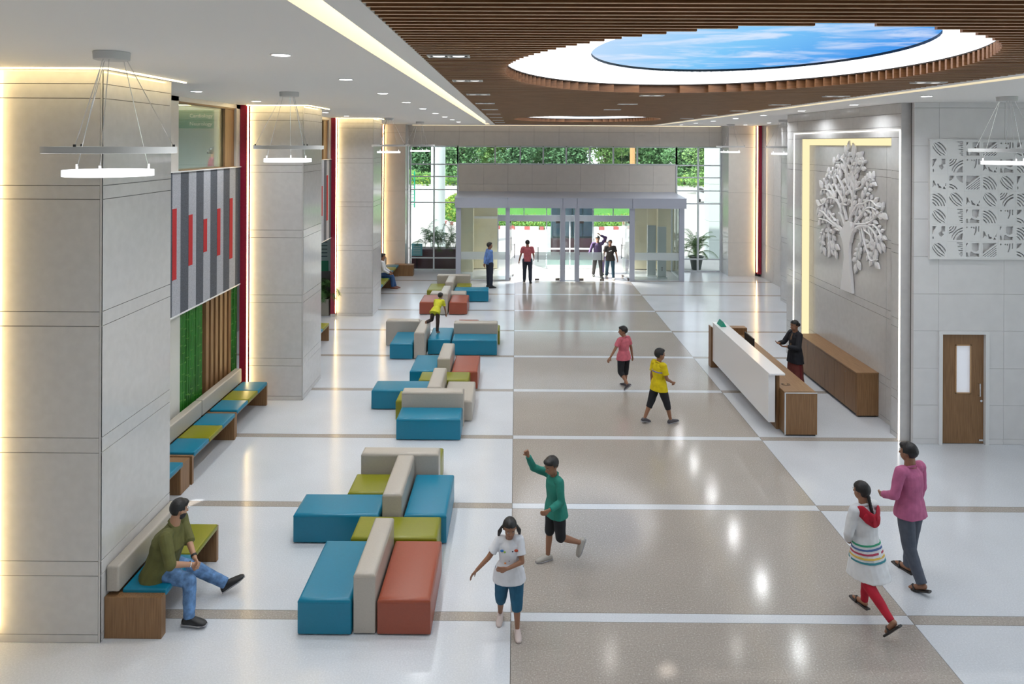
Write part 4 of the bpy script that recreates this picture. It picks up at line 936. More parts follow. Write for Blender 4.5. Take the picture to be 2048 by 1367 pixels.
B().box(-4.56, 30.62, .58, -4.10, 30.65, 1.12).build('board', mat('notice_blue', (.20, .50, .58), .5), t)
for i in range(5): B().box(-4.5, 30.615, .66+i*.08, -4.18, 30.62, .68+i*.08).build('text_line', white, t)
B().box(-4.36, 30.65, -.02, -4.32, 30.68, .6).build('leg', dark, t)
t = thing('kiosk_screen', 'dark outdoor booth with maroon planter beyond the lobby doors', 'booth', (2.6, 35, 0))
for i in range(4): B().box(1.8+i*.52, 35.0, .9, 2.26+i*.52, 35.1, 3.0).build('panel', mat('booth_blue', (.05, .07, .11), .4), t)
B().box(1.75, 34.9, -.02, 3.9, 35.3, .8).build('planter', mar, t); B().box(1.75, 35.1, -.02, 3.9, 35.2, 3.05).build('frame', mat('booth_grey', (.2, .24, .28), .5), t)
# car
t = thing('car', 'silver car parked behind the square pillar at the right', 'car', (18.3, 66, 0))
sil = mat('silver_paint', (.62, .66, .7), .25, spec=.6)
prof = [(-2.1, .3), (-2.1, .75), (-1.9, .95), (-1.1, 1.02), (-.5, 1.45), (.9, 1.47), (1.6, 1.02), (2.05, .9), (2.1, .35)]
b = B(); b.poly([(17.5, 66+a, c) for a, c in prof], (1.6, 0, 0)); b.build('body', sil, t)
b = B(); b.poly([(17.47, 66+a, c) for a, c in ((-.95, 1.03), (-.45, 1.38), (.85, 1.4), (1.35, 1.03))], (1.66, 0, 0)); b.build('side_windows', dark, t)
b = B(); b.poly([(17.62, 66-1.08, 1.02), (18.98, 66-1.08, 1.02), (18.88, 66-.55, 1.43), (17.72, 66-.55, 1.43)], (0, -.03, .02)); b.build('windscreen', dark, t)
for x in (17.45, 18.95):
    for y in (-1.3, 1.3): B().tube((x, 66+y, .3), (x+.2, 66+y, .3), .32, n=20).build('wheel', dark, t)
yel = mat('yellow_block', (.75, .38, .02), .6)
for i in range(6):
    o = B().box(25.2+i*.75, 90, -.02, 25.7+i*.75, 90.4, 1.35, .05, 1).build('traffic_barrier', yel, label='%s yellow barrier block from the left by the far hedge' % ORD2[i], cat='barrier', group='yellow barriers')
o = B().box(-19.6, 88, -.02, -19.0, 88.4, 1.4, .05, 1).build('traffic_barrier', yel, label='single yellow barrier block left of the round pillar', cat='barrier', group='yellow barriers')
t = thing('mesh_frame', 'tall green mesh frame standing at the far left of the drive', 'frame', (-9.2, 60, 0))
gm = mat('mesh_green', (.0, .30, .18), .5)
for z in [.2+.3*i for i in range(10)]: B().tube((-9.5, 60, z), (-8.8, 60.5, z), .02, n=5).build('wire', gm, t)
for x, y in ((-9.5, 60), (-8.8, 60.5)): B().tube((x, y, -.02), (x, y, 3.1), .05, n=8).build('upright', gm, t)
B().tube((13.6, 82, -.02), (13.6, 82, 7), .35, .3, 12).build('painted_pole', mat('orange_pole', (.55, .30, .12), .7), label='thick orange-brown pole among the trees beyond the drive', cat='pole')
alight(2.2, 29.4, 2.9, .6, 420, (1, .97, .9)); alight(-7.6, 12.5, 6.25, .5, 60); alight(-7.6, 15.5, 6.25, .5, 70)  # added lamps without fixtures, brightening the lobby and the upper corridor
# ---------------- people ----------------
def _caps(b, p0, p1, r0, r1, n=14, flat0=False, flat1=False, sc=None, ax=None):
    """tapered limb between two points with round (or flat) ends; sc=(a,b) squashes the section along ax and across it"""
    p0, p1 = Vector(p0), Vector(p1); d = p1-p0; L = d.length
    if L < 1e-6: d = Vector((0, 0, 1)); L = 1e-6
    d.normalize()
    a = (Vector(ax)-d*Vector(ax).dot(d)).normalized() if ax is not None else d.orthogonal().normalized()
    c = d.cross(a); sa, sb = sc or (1, 1); prof = []
    if flat0: prof.append((0.0, r0))
    else: prof += [(-r0*math.cos(t), r0*math.sin(t)) for t in (0.25, .65, 1.1)]+[(0, r0)]
    if flat1: prof.append((L, r1))
    else: prof += [(L, r1)]+[(L+r1*math.cos(t), r1*math.sin(t)) for t in (1.1, .65, .25)]
    R = [[b.verts.new(p0+d*s+(a*math.cos(2*math.pi*i/n)*sa+c*math.sin(2*math.pi*i/n)*sb)*r) for i in range(n)] for s, r in prof]
    for u, v in zip(R, R[1:]):
        for i in range(n): b.faces.new((u[i], u[(i+1) % n], v[(i+1) % n], v[i]))
    b.faces.new(R[0][::-1]); b.faces.new(R[-1])
def _ell(b, c, r, M=None, n=16, m=10):
    c = Vector(c); R = []
    for j in range(1, m):
        t = math.pi*j/m; row = []
        for i in range(n):
            v = Vector((r[0]*math.sin(t)*math.cos(2*math.pi*i/n), r[1]*math.sin(t)*math.sin(2*math.pi*i/n), r[2]*math.cos(t)))
            row.append(b.verts.new(c+(M @ v if M else v)))
        R.append(row)
    tv = Vector((0, 0, r[2])); T = b.verts.new(c+(M @ tv if M else tv)); D = b.verts.new(c-(M @ tv if M else tv))
    for i in range(n):
        b.faces.new((T, R[0][i], R[0][(i+1) % n])); b.faces.new((D, R[-1][(i+1) % n], R[-1][i]))
    for u, v in zip(R, R[1:]):
        for i in range(n): b.faces.new((u[i], v[i], v[(i+1) % n], u[(i+1) % n]))
def _loft(b, secs, n=20):
    """secs: (centre, side vector, fwd vector, half width, half depth)"""
    R = []
    for c, s, f, a, d in secs:
        c = Vector(c); R.append([b.verts.new(c+s*a*math.copysign(abs(math.cos(2*math.pi*i/n))**.8, math.cos(2*math.pi*i/n))+f*d*math.sin(2*math.pi*i/n)) for i in range(n)])
    for u, v in zip(R, R[1:]):
        for i in range(n): b.faces.new((u[i], u[(i+1) % n], v[(i+1) % n], v[i]))
    b.faces.new(R[0][::-1]); b.faces.new(R[-1])
def _skin(bb, name, m, parent, vox, sm=3, clipf=None, wrinkle=0, **kw):
    bmesh.ops.recalc_face_normals(bb, faces=bb.faces[:])
    me = bpy.data.meshes.new('t'); bb.to_mesh(me); bb.free(); o = bpy.data.objects.new('t', me); C.objects.link(o)
    md = o.modifiers.new('r', 'REMESH'); md.mode = 'VOXEL'; md.voxel_size = vox; md.use_smooth_shade = True
    ms = o.modifiers.new('s', 'SMOOTH'); ms.factor = .5; ms.iterations = sm
    dg = bpy.context.evaluated_depsgraph_get(); dg.update()
    res = bpy.data.meshes.new_from_object(o.evaluated_get(dg)); bpy.data.objects.remove(o); bpy.data.meshes.remove(me)
    if wrinkle:
        from mathutils import noise
        nn = [v.normal.copy() for v in res.vertices]
        for v, q in zip(res.vertices, nn):
            p = v.co; v.co = p+q*wrinkle*(noise.noise(Vector((p.x*14, p.y*14, p.z*9)))+.6*noise.noise(Vector((p.x*5+7, p.y*5, p.z*16))))
    if clipf:
        b2 = bmesh.new(); b2.from_mesh(res); bmesh.ops.delete(b2, geom=[v for v in b2.verts if clipf(v.co)], context='VERTS'); b2.to_mesh(res); b2.free()
    res.name = name; res.polygons.foreach_set('use_smooth', [True]*len(res.polygons)); res.materials.clear(); res.materials.append(m)
    r = bpy.data.objects.new(name, res); C.objects.link(r); r.parent = parent
    for k, v in kw.items(): r[k] = v
    return r
def dv(f, o, side):   # limb direction: hanging down, swung forward f degrees and outwards o degrees
    f, o = math.radians(f), math.radians(o)
    return Vector((side*math.sin(o), math.sin(f)*math.cos(o), -math.cos(f)*math.cos(o)))
skinm = mat('skin_brown', (.30, .145, .085), rough=.5); skinl = mat('skin_light_brown', (.46, .25, .155), rough=.5)
hairm = mat('black_hair', (.010, .009, .010), rough=.45, bump=.3, scale=90, stretch=(1, 1, .2)); eyew = mat('eye_white', (.5, .47, .43), .3); lipm = mat('lip_brown', (.28, .09, .07), .5)
def cloth(n, c, r=.8, nz=.12): return mat(n, c, rough=r, noise=nz, scale=14, bump=.15)
def hand(b, w, d, palm_n, s, side, curl=.5, near=True):
    """palm, four fingers and a thumb leaving the side of the palm; d = hand direction, palm_n = palm normal"""
    d = Vector(d).normalized(); pn = (Vector(palm_n)-d*Vector(palm_n).dot(d)).normalized(); ac = d.cross(pn)*side
    w = Vector(w); K = s
    _loft(b, [(w, ac, pn, .024*K, .018*K), (w+d*.03*K, ac, pn, .034*K, .017*K), (w+d*.06*K, ac, pn, .040*K, .015*K), (w+d*.088*K, ac, pn, .040*K, .012*K)], 14)
    for i, (off, L) in enumerate(((.030, .072), (.010, .080), (-.011, .075), (-.031, .060))):
        p = w+d*.082*K+ac*off*K; a = curl*.7; d1 = (d*math.cos(a)+pn*math.sin(a)).normalized(); q = p+d1*L*.5*K
        a = curl*1.7; d2 = (d*math.cos(a)+pn*math.sin(a)).normalized(); _caps(b, p, q, .0092*K, .0085*K, 8); _caps(b, q, q+d2*L*.5*K, .0085*K, .0070*K, 8)
    p = w+d*.022*K+ac*.022*K; t1 = (d*.75+ac*.62+pn*.25).normalized(); q = p+t1*.045*K; t2 = (d*.9+ac*.2+pn*(.2+curl*.6)).normalized()
    _caps(b, p, q, .0125*K, .0105*K, 8); _caps(b, q, q+t2*.035*K, .0105*K, .0085*K, 8)
def person(label, x, y, rz, h, sk=skinm, pose={}, top=None, bottom=None, shoes=None, hair='short', vox=.008, z0=0, extra=None, build=1.0, female=False, child=False, root_at=None, group=None):
    """figure standing or sitting on its own root; local axes: x right, y forward, z up"""
    g = dict(lean=0, twist=0, thR=(0, 4), thL=(0, 4), knR=0, knL=0, uaR=(5, 12), uaL=(5, 12), faR=(15, 6), faL=(15, 6), head=(0, 0, 0), ftR=0, ftL=0, pelvis=None, curl=.5, side=0, toeR=6, toeL=6)
    g.update(pose)
    t = thing('person', label, 'person', (x, y, z0), math.radians(rz), group=group)
    hs = 1.0 if not child else 1.17            # children have larger heads
    Hh = .132*h*hs; th_, sh_ = .243*h, .235*h; ua_, fa_ = .172*h, .145*h; W = h*(.110 if not female else .098)*(.93 if child else 1)*build**.5; hw_ = h*.056
    def rotx(v, a): return Matrix.Rotation(math.radians(a), 3, 'X') @ v
    J = {}
    hipc = Vector((0, 0, 0))
    for s, k in ((1, 'R'), (-1, 'L')):
        J['hip'+k] = hipc+Vector((s*hw_, 0, 0)); d = dv(*g['th'+k], s); J['kn'+k] = J['hip'+k]+d*th_
        kn = g['kn'+k]; f_a = g['th'+k][0]-kn; J['an'+k] = J['kn'+k]+dv(f_a, g['th'+k][1]*.5, s)*sh_
    # ground the lower ankle
    an_h = .045*h
    if g['pelvis'] is None: lift = -min(J['anR'].z, J['anL'].z)+an_h
    else: lift = g['pelvis']
    for k in J: J[k] = J[k]+Vector((0, 0, lift))
    P_ = hipc+Vector((0, 0, lift))
    TM_ = Matrix.Rotation(math.radians(g['side']), 3, 'Y') @ Matrix.Rotation(-math.radians(g['lean']), 3, 'X') @ Matrix.Rotation(math.radians(g['twist']), 3, 'Z')
    S, Fw, U = TM_ @ Vector((1, 0, 0)), TM_ @ Vector((0, 1, 0)), TM_ @ Vector((0, 0, 1))
    tl = .29*h; neck = P_+U*(tl+.02*h); shc = P_+U*(tl-.005*h)
    hd = Matrix.Rotation(math.radians(g['head'][1]), 3, 'Z') @ Matrix.Rotation(-math.radians(g['lean']*.4+g['head'][0]), 3, 'X') @ Matrix.Rotation(math.radians(g['head'][2]), 3, 'Y')
    hu, hf, hx = hd @ Vector((0, 0, 1)), hd @ Vector((0, 1, 0)), hd @ Vector((1, 0, 0))
    hc = neck+U*.025*h+hu*(Hh*.52)+hf*.012*h
    for s, k in ((1, 'R'), (-1, 'L')):
        J['sh'+k] = shc+S*s*W; J['el'+k] = J['sh'+k]+(TM_ @ dv(*g['ua'+k], s))*ua_; J['wr'+k] = J['el'+k]+(TM_ @ dv(*g['fa'+k], s))*fa_
        if 'wr'+k in g:  # explicit wrist target (local)
            J['wr'+k] = Vector(g['wr'+k]); a = J['sh'+k]; c = J['wr'+k]; dd = (c-a); L = dd.length
            if L > (ua_+fa_)*.995: c = a+dd.normalized()*(ua_+fa_)*.995; J['wr'+k] = c; L = (ua_+fa_)*.995; dd = c-a
            xx = (ua_**2-fa_**2+L*L)/(2*L); hh = math.sqrt(max(0, ua_**2-xx*xx)); pole = Vector(g.get('pole'+k, (s*.6, -.5, -.6))); dn = dd.normalized(); pp = (pole-dn*pole.dot(dn)).normalized()
            J['el'+k] = a+dn*xx+pp*hh
        J['hd'+k] = (J['wr'+k]-J['el'+k]).normalized()
    q = build; R_ = h
    # ---- body (one continuous surface)
    b = bmesh.new()
    wsec = [(P_-U*.035*h, .080, .060), (P_+U*.02*h, .088*q, .066*q), (P_+U*.10*h, .074*q, .058*q), (P_+U*.19*h, .088*q, .064*q), (P_+U*.255*h, .094, .055), (P_+U*.285*h, .060, .042)]
    if female: wsec[2] = (wsec[2][0], .066*q, .052*q); wsec[3] = (wsec[3][0]+Fw*.004*h, .080*q, .066*q)
    _loft(b, [(c, S, Fw, a*h, d*h) for c, a, d in wsec])
    _caps(b, P_+U*.27*h, hc-hu*Hh*.25-hf*.01*h, .038*h*(1.12 if not child and not female else .9), .034*h, sc=(1, 1))
    # head: cranium, jaw, nose, ears
    _ell(b, hc+hu*.10*Hh-hf*.05*Hh, (.36*Hh, .44*Hh, .42*Hh), hd); _ell(b, hc-hu*.20*Hh+hf*.10*Hh, (.28*Hh, .31*Hh, .31*Hh), hd)
    _caps(b, hc+hu*.02*Hh+hf*.38*Hh, hc-hu*.12*Hh+hf*.47*Hh, .035*Hh, .055*Hh, 8)
    for s in (1, -1): _ell(b, hc+hx*s*.37*Hh-hu*.03*Hh-hf*.03*Hh, (.035*Hh, .07*Hh, .12*Hh), hd, 10, 6)
    for s, k in ((1, 'R'), (-1, 'L')):
        _caps(b, J['sh'+k]-S*s*.01*h, J['el'+k], .030*h*q**.5, .0235*h); _caps(b, J['el'+k], J['wr'+k], .0235*h, .0155*h)
        _caps(b, J['sh'+k]-S*s*.03*h-U*.0*h, J['sh'+k], .036*h, .031*h)
        d_ = J['hd'+k]; pn = g.get('pn'+k) or (-S*s+Fw*.3)
        hdir = Vector(g['hdir'+k]) if 'hdir'+k in g else d_
        hand(b, J['wr'+k], hdir, pn, h/1.72*(1.08 if child else 1), -s if True else s, g['curl'])
        _caps(b, J['hip'+k], J['kn'+k], .052*h*q**.5, .033*h); _caps(b, J['kn'+k], J['kn'+k].lerp(J['an'+k], .35), .032*h, .032*h); _caps(b, J['kn'+k].lerp(J['an'+k], .35), J['an'+k], .032*h, .0195*h)
        tz = math.radians(g['toe'+k])*s; fd = Vector((math.sin(tz), math.cos(tz), 0)); fp_ = math.radians(g['ft'+k]); fd = Vector((fd.x*math.cos(fp_), fd.y*math.cos(fp_), math.sin(fp_)))
        J['fd'+k] = fd; J['fu'+k] = (Vector((0, 0, 1))-fd*fd.z).normalized()
        up = J['fu'+k]; an = J['an'+k]
        _caps(b, an-up*.012*h-fd*.012*h, an+fd*.075*h-up*.026*h, .021*h, .017*h); _caps(b, an+fd*.05*h-up*.027*h, an+fd*.10*h-up*.030*h, .018*h, .012*h, sc=(1, 1))
    _skin(b, 'body', sk, t, vox, 2)
    # ---- face details
    for s in (1, -1):
        e = hc+hx*s*.145*Hh+hu*.02*Hh+hf*.385*Hh; k = B(); _ell(k.b, e, (.045*Hh, .026*Hh, .019*Hh), hd, 10, 6); eo = k.build('eye', eyew, t, local=True, smooth=True)
        k = B(); _ell(k.b, e+hf*.018*Hh, (.022*Hh, .02*Hh, .019*Hh), hd, 8, 6); k.build('iris', dark, eo, local=True)
        k = B(); _caps(k.b, e+hu*.085*Hh-hx*s*.05*Hh+hf*.015*Hh, e+hu*.085*Hh+hx*s*.075*Hh-hf*.02*Hh, .014*Hh, .010*Hh, 6); k.build('eyebrow', hairm, t, local=True)
    k = B(); _caps(k.b, hc-hu*.24*Hh-hx*.085*Hh+hf*.385*Hh, hc-hu*.24*Hh+hx*.085*Hh+hf*.385*Hh, .022*Hh, .022*Hh, 8); k.build('lips', lipm, t, local=True, smooth=True)
    # ---- hair
    b = bmesh.new(); _ell(b, hc+hu*.13*Hh-hf*.08*Hh, (.41*Hh, .48*Hh, .45*Hh), hd, 20, 12)
    if hair in ('short', 'boy', 'beard'): _ell(b, hc+hu*.36*Hh+hf*.16*Hh, (.30*Hh, .25*Hh, .16*Hh), hd)
    if hair in ('bun',): _ell(b, hc-hf*.56*Hh-hu*.02*Hh, (.2*Hh, .18*Hh, .2*Hh), hd)
    if hair == 'pigtails':
        for s in (1, -1): 
            a0 = hc+hx*s*.40*Hh-hf*.1*Hh+hu*.02*Hh; a1 = a0+hx*s*.16*Hh-hu*.35*Hh-hf*.05*Hh; a2 = a1+hx*s*.06*Hh-hu*.38*Hh
            _caps(b, a0, a1, .09*Hh, .13*Hh); _caps(b, a1, a2, .13*Hh, .05*Hh)
    if hair == 'braid':
        a = hc-hf*.45*Hh-hu*.25*Hh
        for i in range(9): _ell(b, a-hu*.14*i*Hh-hf*.02*i*Hh, (.115*Hh-.005*i*Hh, .10*Hh, .11*Hh))
    def cf(co):
        v = co-hc; fx, fy, fz = v.dot(hx)/Hh, v.dot(hf)/Hh, v.dot(hu)/Hh
        if hair in ('pigtails', 'braid') and (abs(fx) > .42 or fy < -.3): return False
        if hair == 'bun' and fy < -.3: return False
        return (fy > .10 and fz < .30-abs(fx)*.25) or (fz < -.05 and fy > -.12) or (fz < -.26) or (abs(fx) > .25 and fz < .02 and fy > -.2)
    _skin(b, 'hair', hairm, t, min(vox, .007), 1, cf, wrinkle=.004)
    if hair == 'beard':
        b = bmesh.new(); _ell(b, hc-hu*.26*Hh+hf*.09*Hh, (.305*Hh, .325*Hh, .27*Hh), hd)
        _skin(b, 'beard', hairm, t, .006, 1, lambda co: (co-hc).dot(hu) > -.12*Hh or (co-hc).dot(hf) < -.05*Hh)
    # ---- clothes
    c = .012 if h > 1.4 else .011
    if bottom:
        m_, kind_, fit = bottom; b = bmesh.new()
        _loft(b, [(P_-U*.045*h, S, Fw, .084*h+c, .064*h+c), (P_+U*.02*h, S, Fw, .090*h*q+c, .068*h*q+c), (P_+U*.075*h, S, Fw, .080*h*q+c, .062*h*q+c)])
        if kind_ == 'skirt':
            b.free(); b = bmesh.new(); ft = (J['anR']+J['anL'])/2
            _loft(b, [(Vector((ft.x, ft.y, .02)), Vector((1, 0, 0)), Vector((0, 1, 0)), .135*h, .115*h), (P_.lerp(ft, .5), S, Fw, .115*h, .095*h), (P_-U*.02*h, S, Fw, .105*h, .080*h), (P_+U*.09*h, S, Fw, .078*h, .060*h)])
        else:
            for s, k in ((1, 'R'), (-1, 'L')):
                hip, kn, an = J['hip'+k], J['kn'+k], J['an'+k]; L_ = {'long': .99, 'capri': .34, 'shorts': -.25, 'leggings': 1.0}[kind_]
                _caps(b, hip, kn, (.053*h+c)*fit, .037*h*fit+c)
                if L_ > 0: _caps(b, kn, kn.lerp(an, L_), .037*h*fit+c, (.028*h*fit+c) if kind_ != 'leggings' else .022*h+.006, flat1=True)
        _skin(b, 'skirt' if kind_ == 'skirt' else 'trousers', m_, t, vox, 2, wrinkle=.005)
    if top:
        m_, sleeve, hem = top; b = bmesh.new(); fq = q**.6*(1+.45*max(0, (bottom[2] if bottom else 1)-1)+(.03 if child else 0)); flare = 1+max(0, hem-.12)*6
        lo = P_-U*hem*h
        _loft(b, [(lo, S, Fw, ((.118 if hem > .04 else .098)+.10*max(0, hem-.05))*h*fq+c*1.3, ((.082 if hem > .04 else .072)+.10*max(0, hem-.05))*h*fq*flare+c*1.3), (P_+U*.02*h, S, Fw, (.108 if hem > .04 else .090)*h*fq+c, (.076 if hem > .04 else .068)*h*fq+c), (P_+U*.10*h, S, Fw, .080*h*q+c, .064*h*q+c), (P_+U*.19*h, S, Fw, .091*h*q+c, .068*h*q+c), (P_+U*.255*h, S, Fw, .094*h+c*.8, .057*h+c), (P_+U*.292*h, S, Fw, .058*h+c, .042*h+c), (P_+U*.306*h, S, Fw, .038*h+c*.6, .036*h+c*.6)])
        for s, k in ((1, 'R'), (-1, 'L')):
            sh, el, wr = J['sh'+k], J['el'+k], J['wr'+k]
            _caps(b, sh-S*s*.035*h, sh, .038*h+c*.8, .033*h+c)
            if sleeve == 'short': _caps(b, sh, sh.lerp(el, .68), .033*h+c, .032*h+c*1.3, flat1=True)
            elif sleeve == 'long': _caps(b, sh, el, .033*h+c, .027*h+c); _caps(b, el, el.lerp(wr, .93), .027*h+c, .020*h+c, flat1=True)
            elif sleeve == 'rolled': _caps(b, sh, el, .035*h+c, .030*h+c); _caps(b, el, el.lerp(wr, .12), .030*h+c, .030*h+c, flat1=True)
        _skin(b, 'shirt', m_, t, vox, 2, wrinkle=.006)
        if not extra or extra.get('collar', True):
            k = B()
            for s in (1, -1):
                for a0, a1 in ((0, 1.0), (1.0, 2.0), (2.0, 2.9)):
                    f0 = lambda a: neck-U*.004*h+(Fw*math.cos(a)+S*s*math.sin(a))*.040*h-U*.018*h*math.cos(a)
                    _caps(k.b, f0(a0), f0(a1), .009*h, .009*h, 8)
            k.build('collar', m_, t, local=True, smooth=True)
    if shoes:
        m_, kind_ = shoes
        for s, k in ((1, 'R'), (-1, 'L')):
            an, fd, up = J['an'+k], J['fd'+k], J['fu'+k]; sd_ = fd.cross(up)
            b0 = an-up*.045*h; bb = bmesh.new()
            if kind_ == 'sandal':
                _loft(bb, [(b0-fd*.045*h+up*.002*h, sd_, up, .022*h, .009*h), (b0+fd*.02*h+up*.002*h, sd_, up, .024*h, .009*h), (b0+fd*.085*h, sd_, up, .031*h, .009*h), (b0+fd*.135*h, sd_, up, .020*h, .008*h)])
                _caps(bb, b0+fd*.055*h-sd_*.03*h+up*.01*h, b0+fd*.07*h+up*.036*h, .008*h, .008*h); _caps(bb, b0+fd*.055*h+sd_*.03*h+up*.01*h, b0+fd*.07*h+up*.036*h, .008*h, .008*h)
                _caps(bb, b0+fd*.07*h+up*.036*h, b0+fd*.105*h+up*.015*h, .007*h, .006*h)
            else:
                _loft(bb, [(b0-fd*.046*h+up*.020*h, sd_, up, .018*h, .018*h), (b0-fd*.03*h+up*.026*h, sd_, up, .027*h, .027*h), (b0+fd*.015*h+up*.028*h, sd_, up, .028*h, .030*h), (b0+fd*.07*h+up*.019*h, sd_, up, .032*h, .021*h), (b0+fd*.105*h+up*.014*h, sd_, up, .027*h, .015*h), (b0+fd*.122*h+up*.011*h, sd_, up, .014*h, .009*h)])
                if kind_ != 'flat': _caps(bb, an-up*.02*h-fd*.006*h, an+up*.006*h-fd*.006*h, .026*h, .026*h, flat1=True)
            so_ = _skin(bb, 'sandal' if kind_ == 'sandal' else 'shoe', m_, t, .005 if h > 1 else .004, 1)
            if kind_ == 'sneaker':
                k2 = B(); _loft(k2.b, [(b0-fd*.048*h+up*.006*h, sd_, up, .022*h, .007*h), (b0+fd*.02*h+up*.006*h, sd_, up, .030*h, .008*h), (b0+fd*.08*h+up*.006*h, sd_, up, .034*h, .008*h), (b0+fd*.124*h+up*.006*h, sd_, up, .018*h, .006*h)]); k2.build('sole', mat('sole_grey', (.35, .35, .38), .6), so_, local=True)
    return t, J, dict(P=P_, S=S, Fw=Fw, U=U, hc=hc, neck=neck, shc=shc, h=h, hx=hx, hf=hf, hu=hu, Hh=Hh)
def part(t, name, m_, fn, smooth=True, **kw):
    k = B(); fn(k.b); return k.build(name, m_, t, local=True, smooth=smooth, **kw)
# --- seated man in green kurta and jeans (sits on the short bench, looks over his left shoulder side)
SM = (-4.12, 8.13)
t, J, D = person('bearded man in olive shirt and blue jeans sitting on the nearest bench', SM[0], SM[1], -86, 1.68, skinl,
    dict(pelvis=.56, lean=17, thR=(80, 12), thL=(58, 24), knR=78, knL=5, toeR=8, toeL=20, ftL=28, ftR=0, wrR=(.18, .42, .68), wrL=(.11, .43, .70), hdirR=(-.5, .55, -.45), hdirL=(.45, .55, -.45), pnR=(-.4, -.2, -.2), pnL=(.4, -.2, -.2),
         poleR=(1, -.5, -.5), poleL=(-1, -.5, -.5), head=(6, 48, 0), curl=.8),
    (cloth('olive_green_cotton', (.115, .115, .032)), 'rolled', .06), (cloth('washed_blue_denim', (.13, .26, .50), .85, .45), 'long', 1.05), (mat('black_shoe', (.012, .012, .014), .5), 'sneaker'), 'beard', vox=.0065, build=1.45)
part(t, 'wristwatch', dark, lambda b: _caps(b, J['wrL'].lerp(J['elL'], .08), J['wrL'].lerp(J['elL'], .17), .034, .035, flat0=True, flat1=True))
part(t, 'bangle', chrome, lambda b: _caps(b, J['wrR'].lerp(J['elR'], .08), J['wrR'].lerp(J['elR'], .11), .035, .035, flat0=True, flat1=True))
# --- girl walking towards the camera
t, J, D = person('girl with pigtails in white shirt and blue shorts walking towards the camera', -.06, 7.95, 180, 1.27, skinm,
    dict(thR=(-8, 4), thL=(10, 3), knR=14, knL=2, ftR=-10, uaR=(12, 32), faR=(20, 46), uaL=(8, 22), wrL=(.02, .17, .78), poleL=(-1, -.3, -.2), hdirL=(1, .2, 0), pnL=(0, -1, 0), head=(14, 8, 0), curl=.35, lean=3),
    (cloth('white_print_shirt', (.74, .75, .80), .8, .05), 'short', .075), (cloth('teal_blue_cotton', (.012, .10, .19)), 'capri', 1.3), (mat('pale_pink_shoe', (.55, .46, .44), .4), 'flat'), 'pigtails', vox=.0065, child=True, female=True)
for nm, col, x_, z_, r in (('print_blue', (.03, .18, .5), .065, .225, .020), ('print_green', (.3, .5, .08), .04, .215, .013), ('print_red', (.5, .07, .03), -.062, .228, .022), ('print_black', (.05, .05, .08), -.03, .222, .010), ('print_orange', (.8, .3, .1), .035, .115, .012), ('print_violet', (.3, .3, .6), -.045, .08, .014)):
    part(t, 'shirt_print', mat(nm, col, .8), lambda b, x_=x_, z_=z_, r=r: _ell(b, D['P']+D['U']*z_*1.27+D['S']*x_*1.27+D['Fw']*(.060*1.27+.015-abs(x_)*.12), (r, .008, r*.7)))
part(t, 'button_placket', mat('button_dark', (.1, .1, .12), .5), lambda b: [_ell(b, D['P']+D['U']*zz+D['Fw']*(.073*1.27+.010), (.005, .004, .005)) for zz in (.04, .11, .18)])
for k in 'RL': part(t, 'shoe_strap', mat('pale_pink_shoe', (.55, .46, .44), .4), lambda b, k=k: _caps(b, J['an'+k]+J['fd'+k]*.03-Vector((.03, 0, .015)), J['an'+k]+J['fd'+k]*.03+Vector((.03, 0, -.015)), .008, .008, 8))
# --- boy in green top, mid-stride to the left
t, J, D = person('child in green long-sleeved top and black shorts running left with one arm raised', .54, 9.2, 118, 1.40, skinm,
    dict(lean=4, thR=(6, 3), thL=(-2, 4), knR=2, knL=62, ftL=-60, uaL=(5, 10), faL=(82, 8), uaR=(120, 8), faR=(158, -4), head=(16, 10, 0), curl=.8),
    (cloth('green_cotton', (.02, .22, .17)), 'long', .06), (cloth('black_cotton', (.012, .013, .018)), 'shorts', 1.1), (mat('grey_white_shoe', (.40, .38, .35), .5), 'sneaker'), 'boy', vox=.007, child=True)
# --- boy in pink tee walking away
t, J, D = person('boy in pink T-shirt and black capri trousers walking away from the camera', 2.45, 15.85, 38, 1.37, skinm,
    dict(thR=(4, 3), thL=(-4, 8), knR=0, knL=45, ftL=-40, uaR=(-6, 18), faR=(2, 14), uaL=(8, 30), faL=(10, 34), head=(4, 42, 0), curl=.4),
    (cloth('pink_cotton', (.62, .15, .20)), 'short', .05), ('black_cotton' and MAT['black_cotton'], 'capri', 1.15), (mat('dark_grey_shoe', (.06, .055, .065), .5), 'sneaker'), 'boy', vox=.008, child=True)
# --- boy in yellow tee walking right
t, J, D = person('boy in yellow T-shirt with purple band striding to the right', 2.84, 13.87, -62, 1.47, skinm,
    dict(thR=(18, 5), thL=(-17, 5), knR=4, knL=8, ftR=6, ftL=-14, uaL=(-6, 8), faL=(6, 6), uaR=(8, 12), faR=(60, -14), head=(3, -8, 0), curl=.5),
    (cloth('yellow_cotton', (.68, .53, .0)), 'short', .06), (MAT['black_cotton'], 'capri', 1.1), (MAT['dark_grey_shoe'], 'sneaker'), 'boy', vox=.008, child=True)
part(t, 'shirt_print', mat('purple_print', (.22, .18, .42), .8), lambda b: _loft(b, [(D['P']+D['U']*.19*1.47, D['S'], D['Fw'], .099*1.47+.008, .073*1.47+.008), (D['P']+D['U']*.205*1.47, D['S'], D['Fw'], .100*1.47+.008, .073*1.47+.008)]))
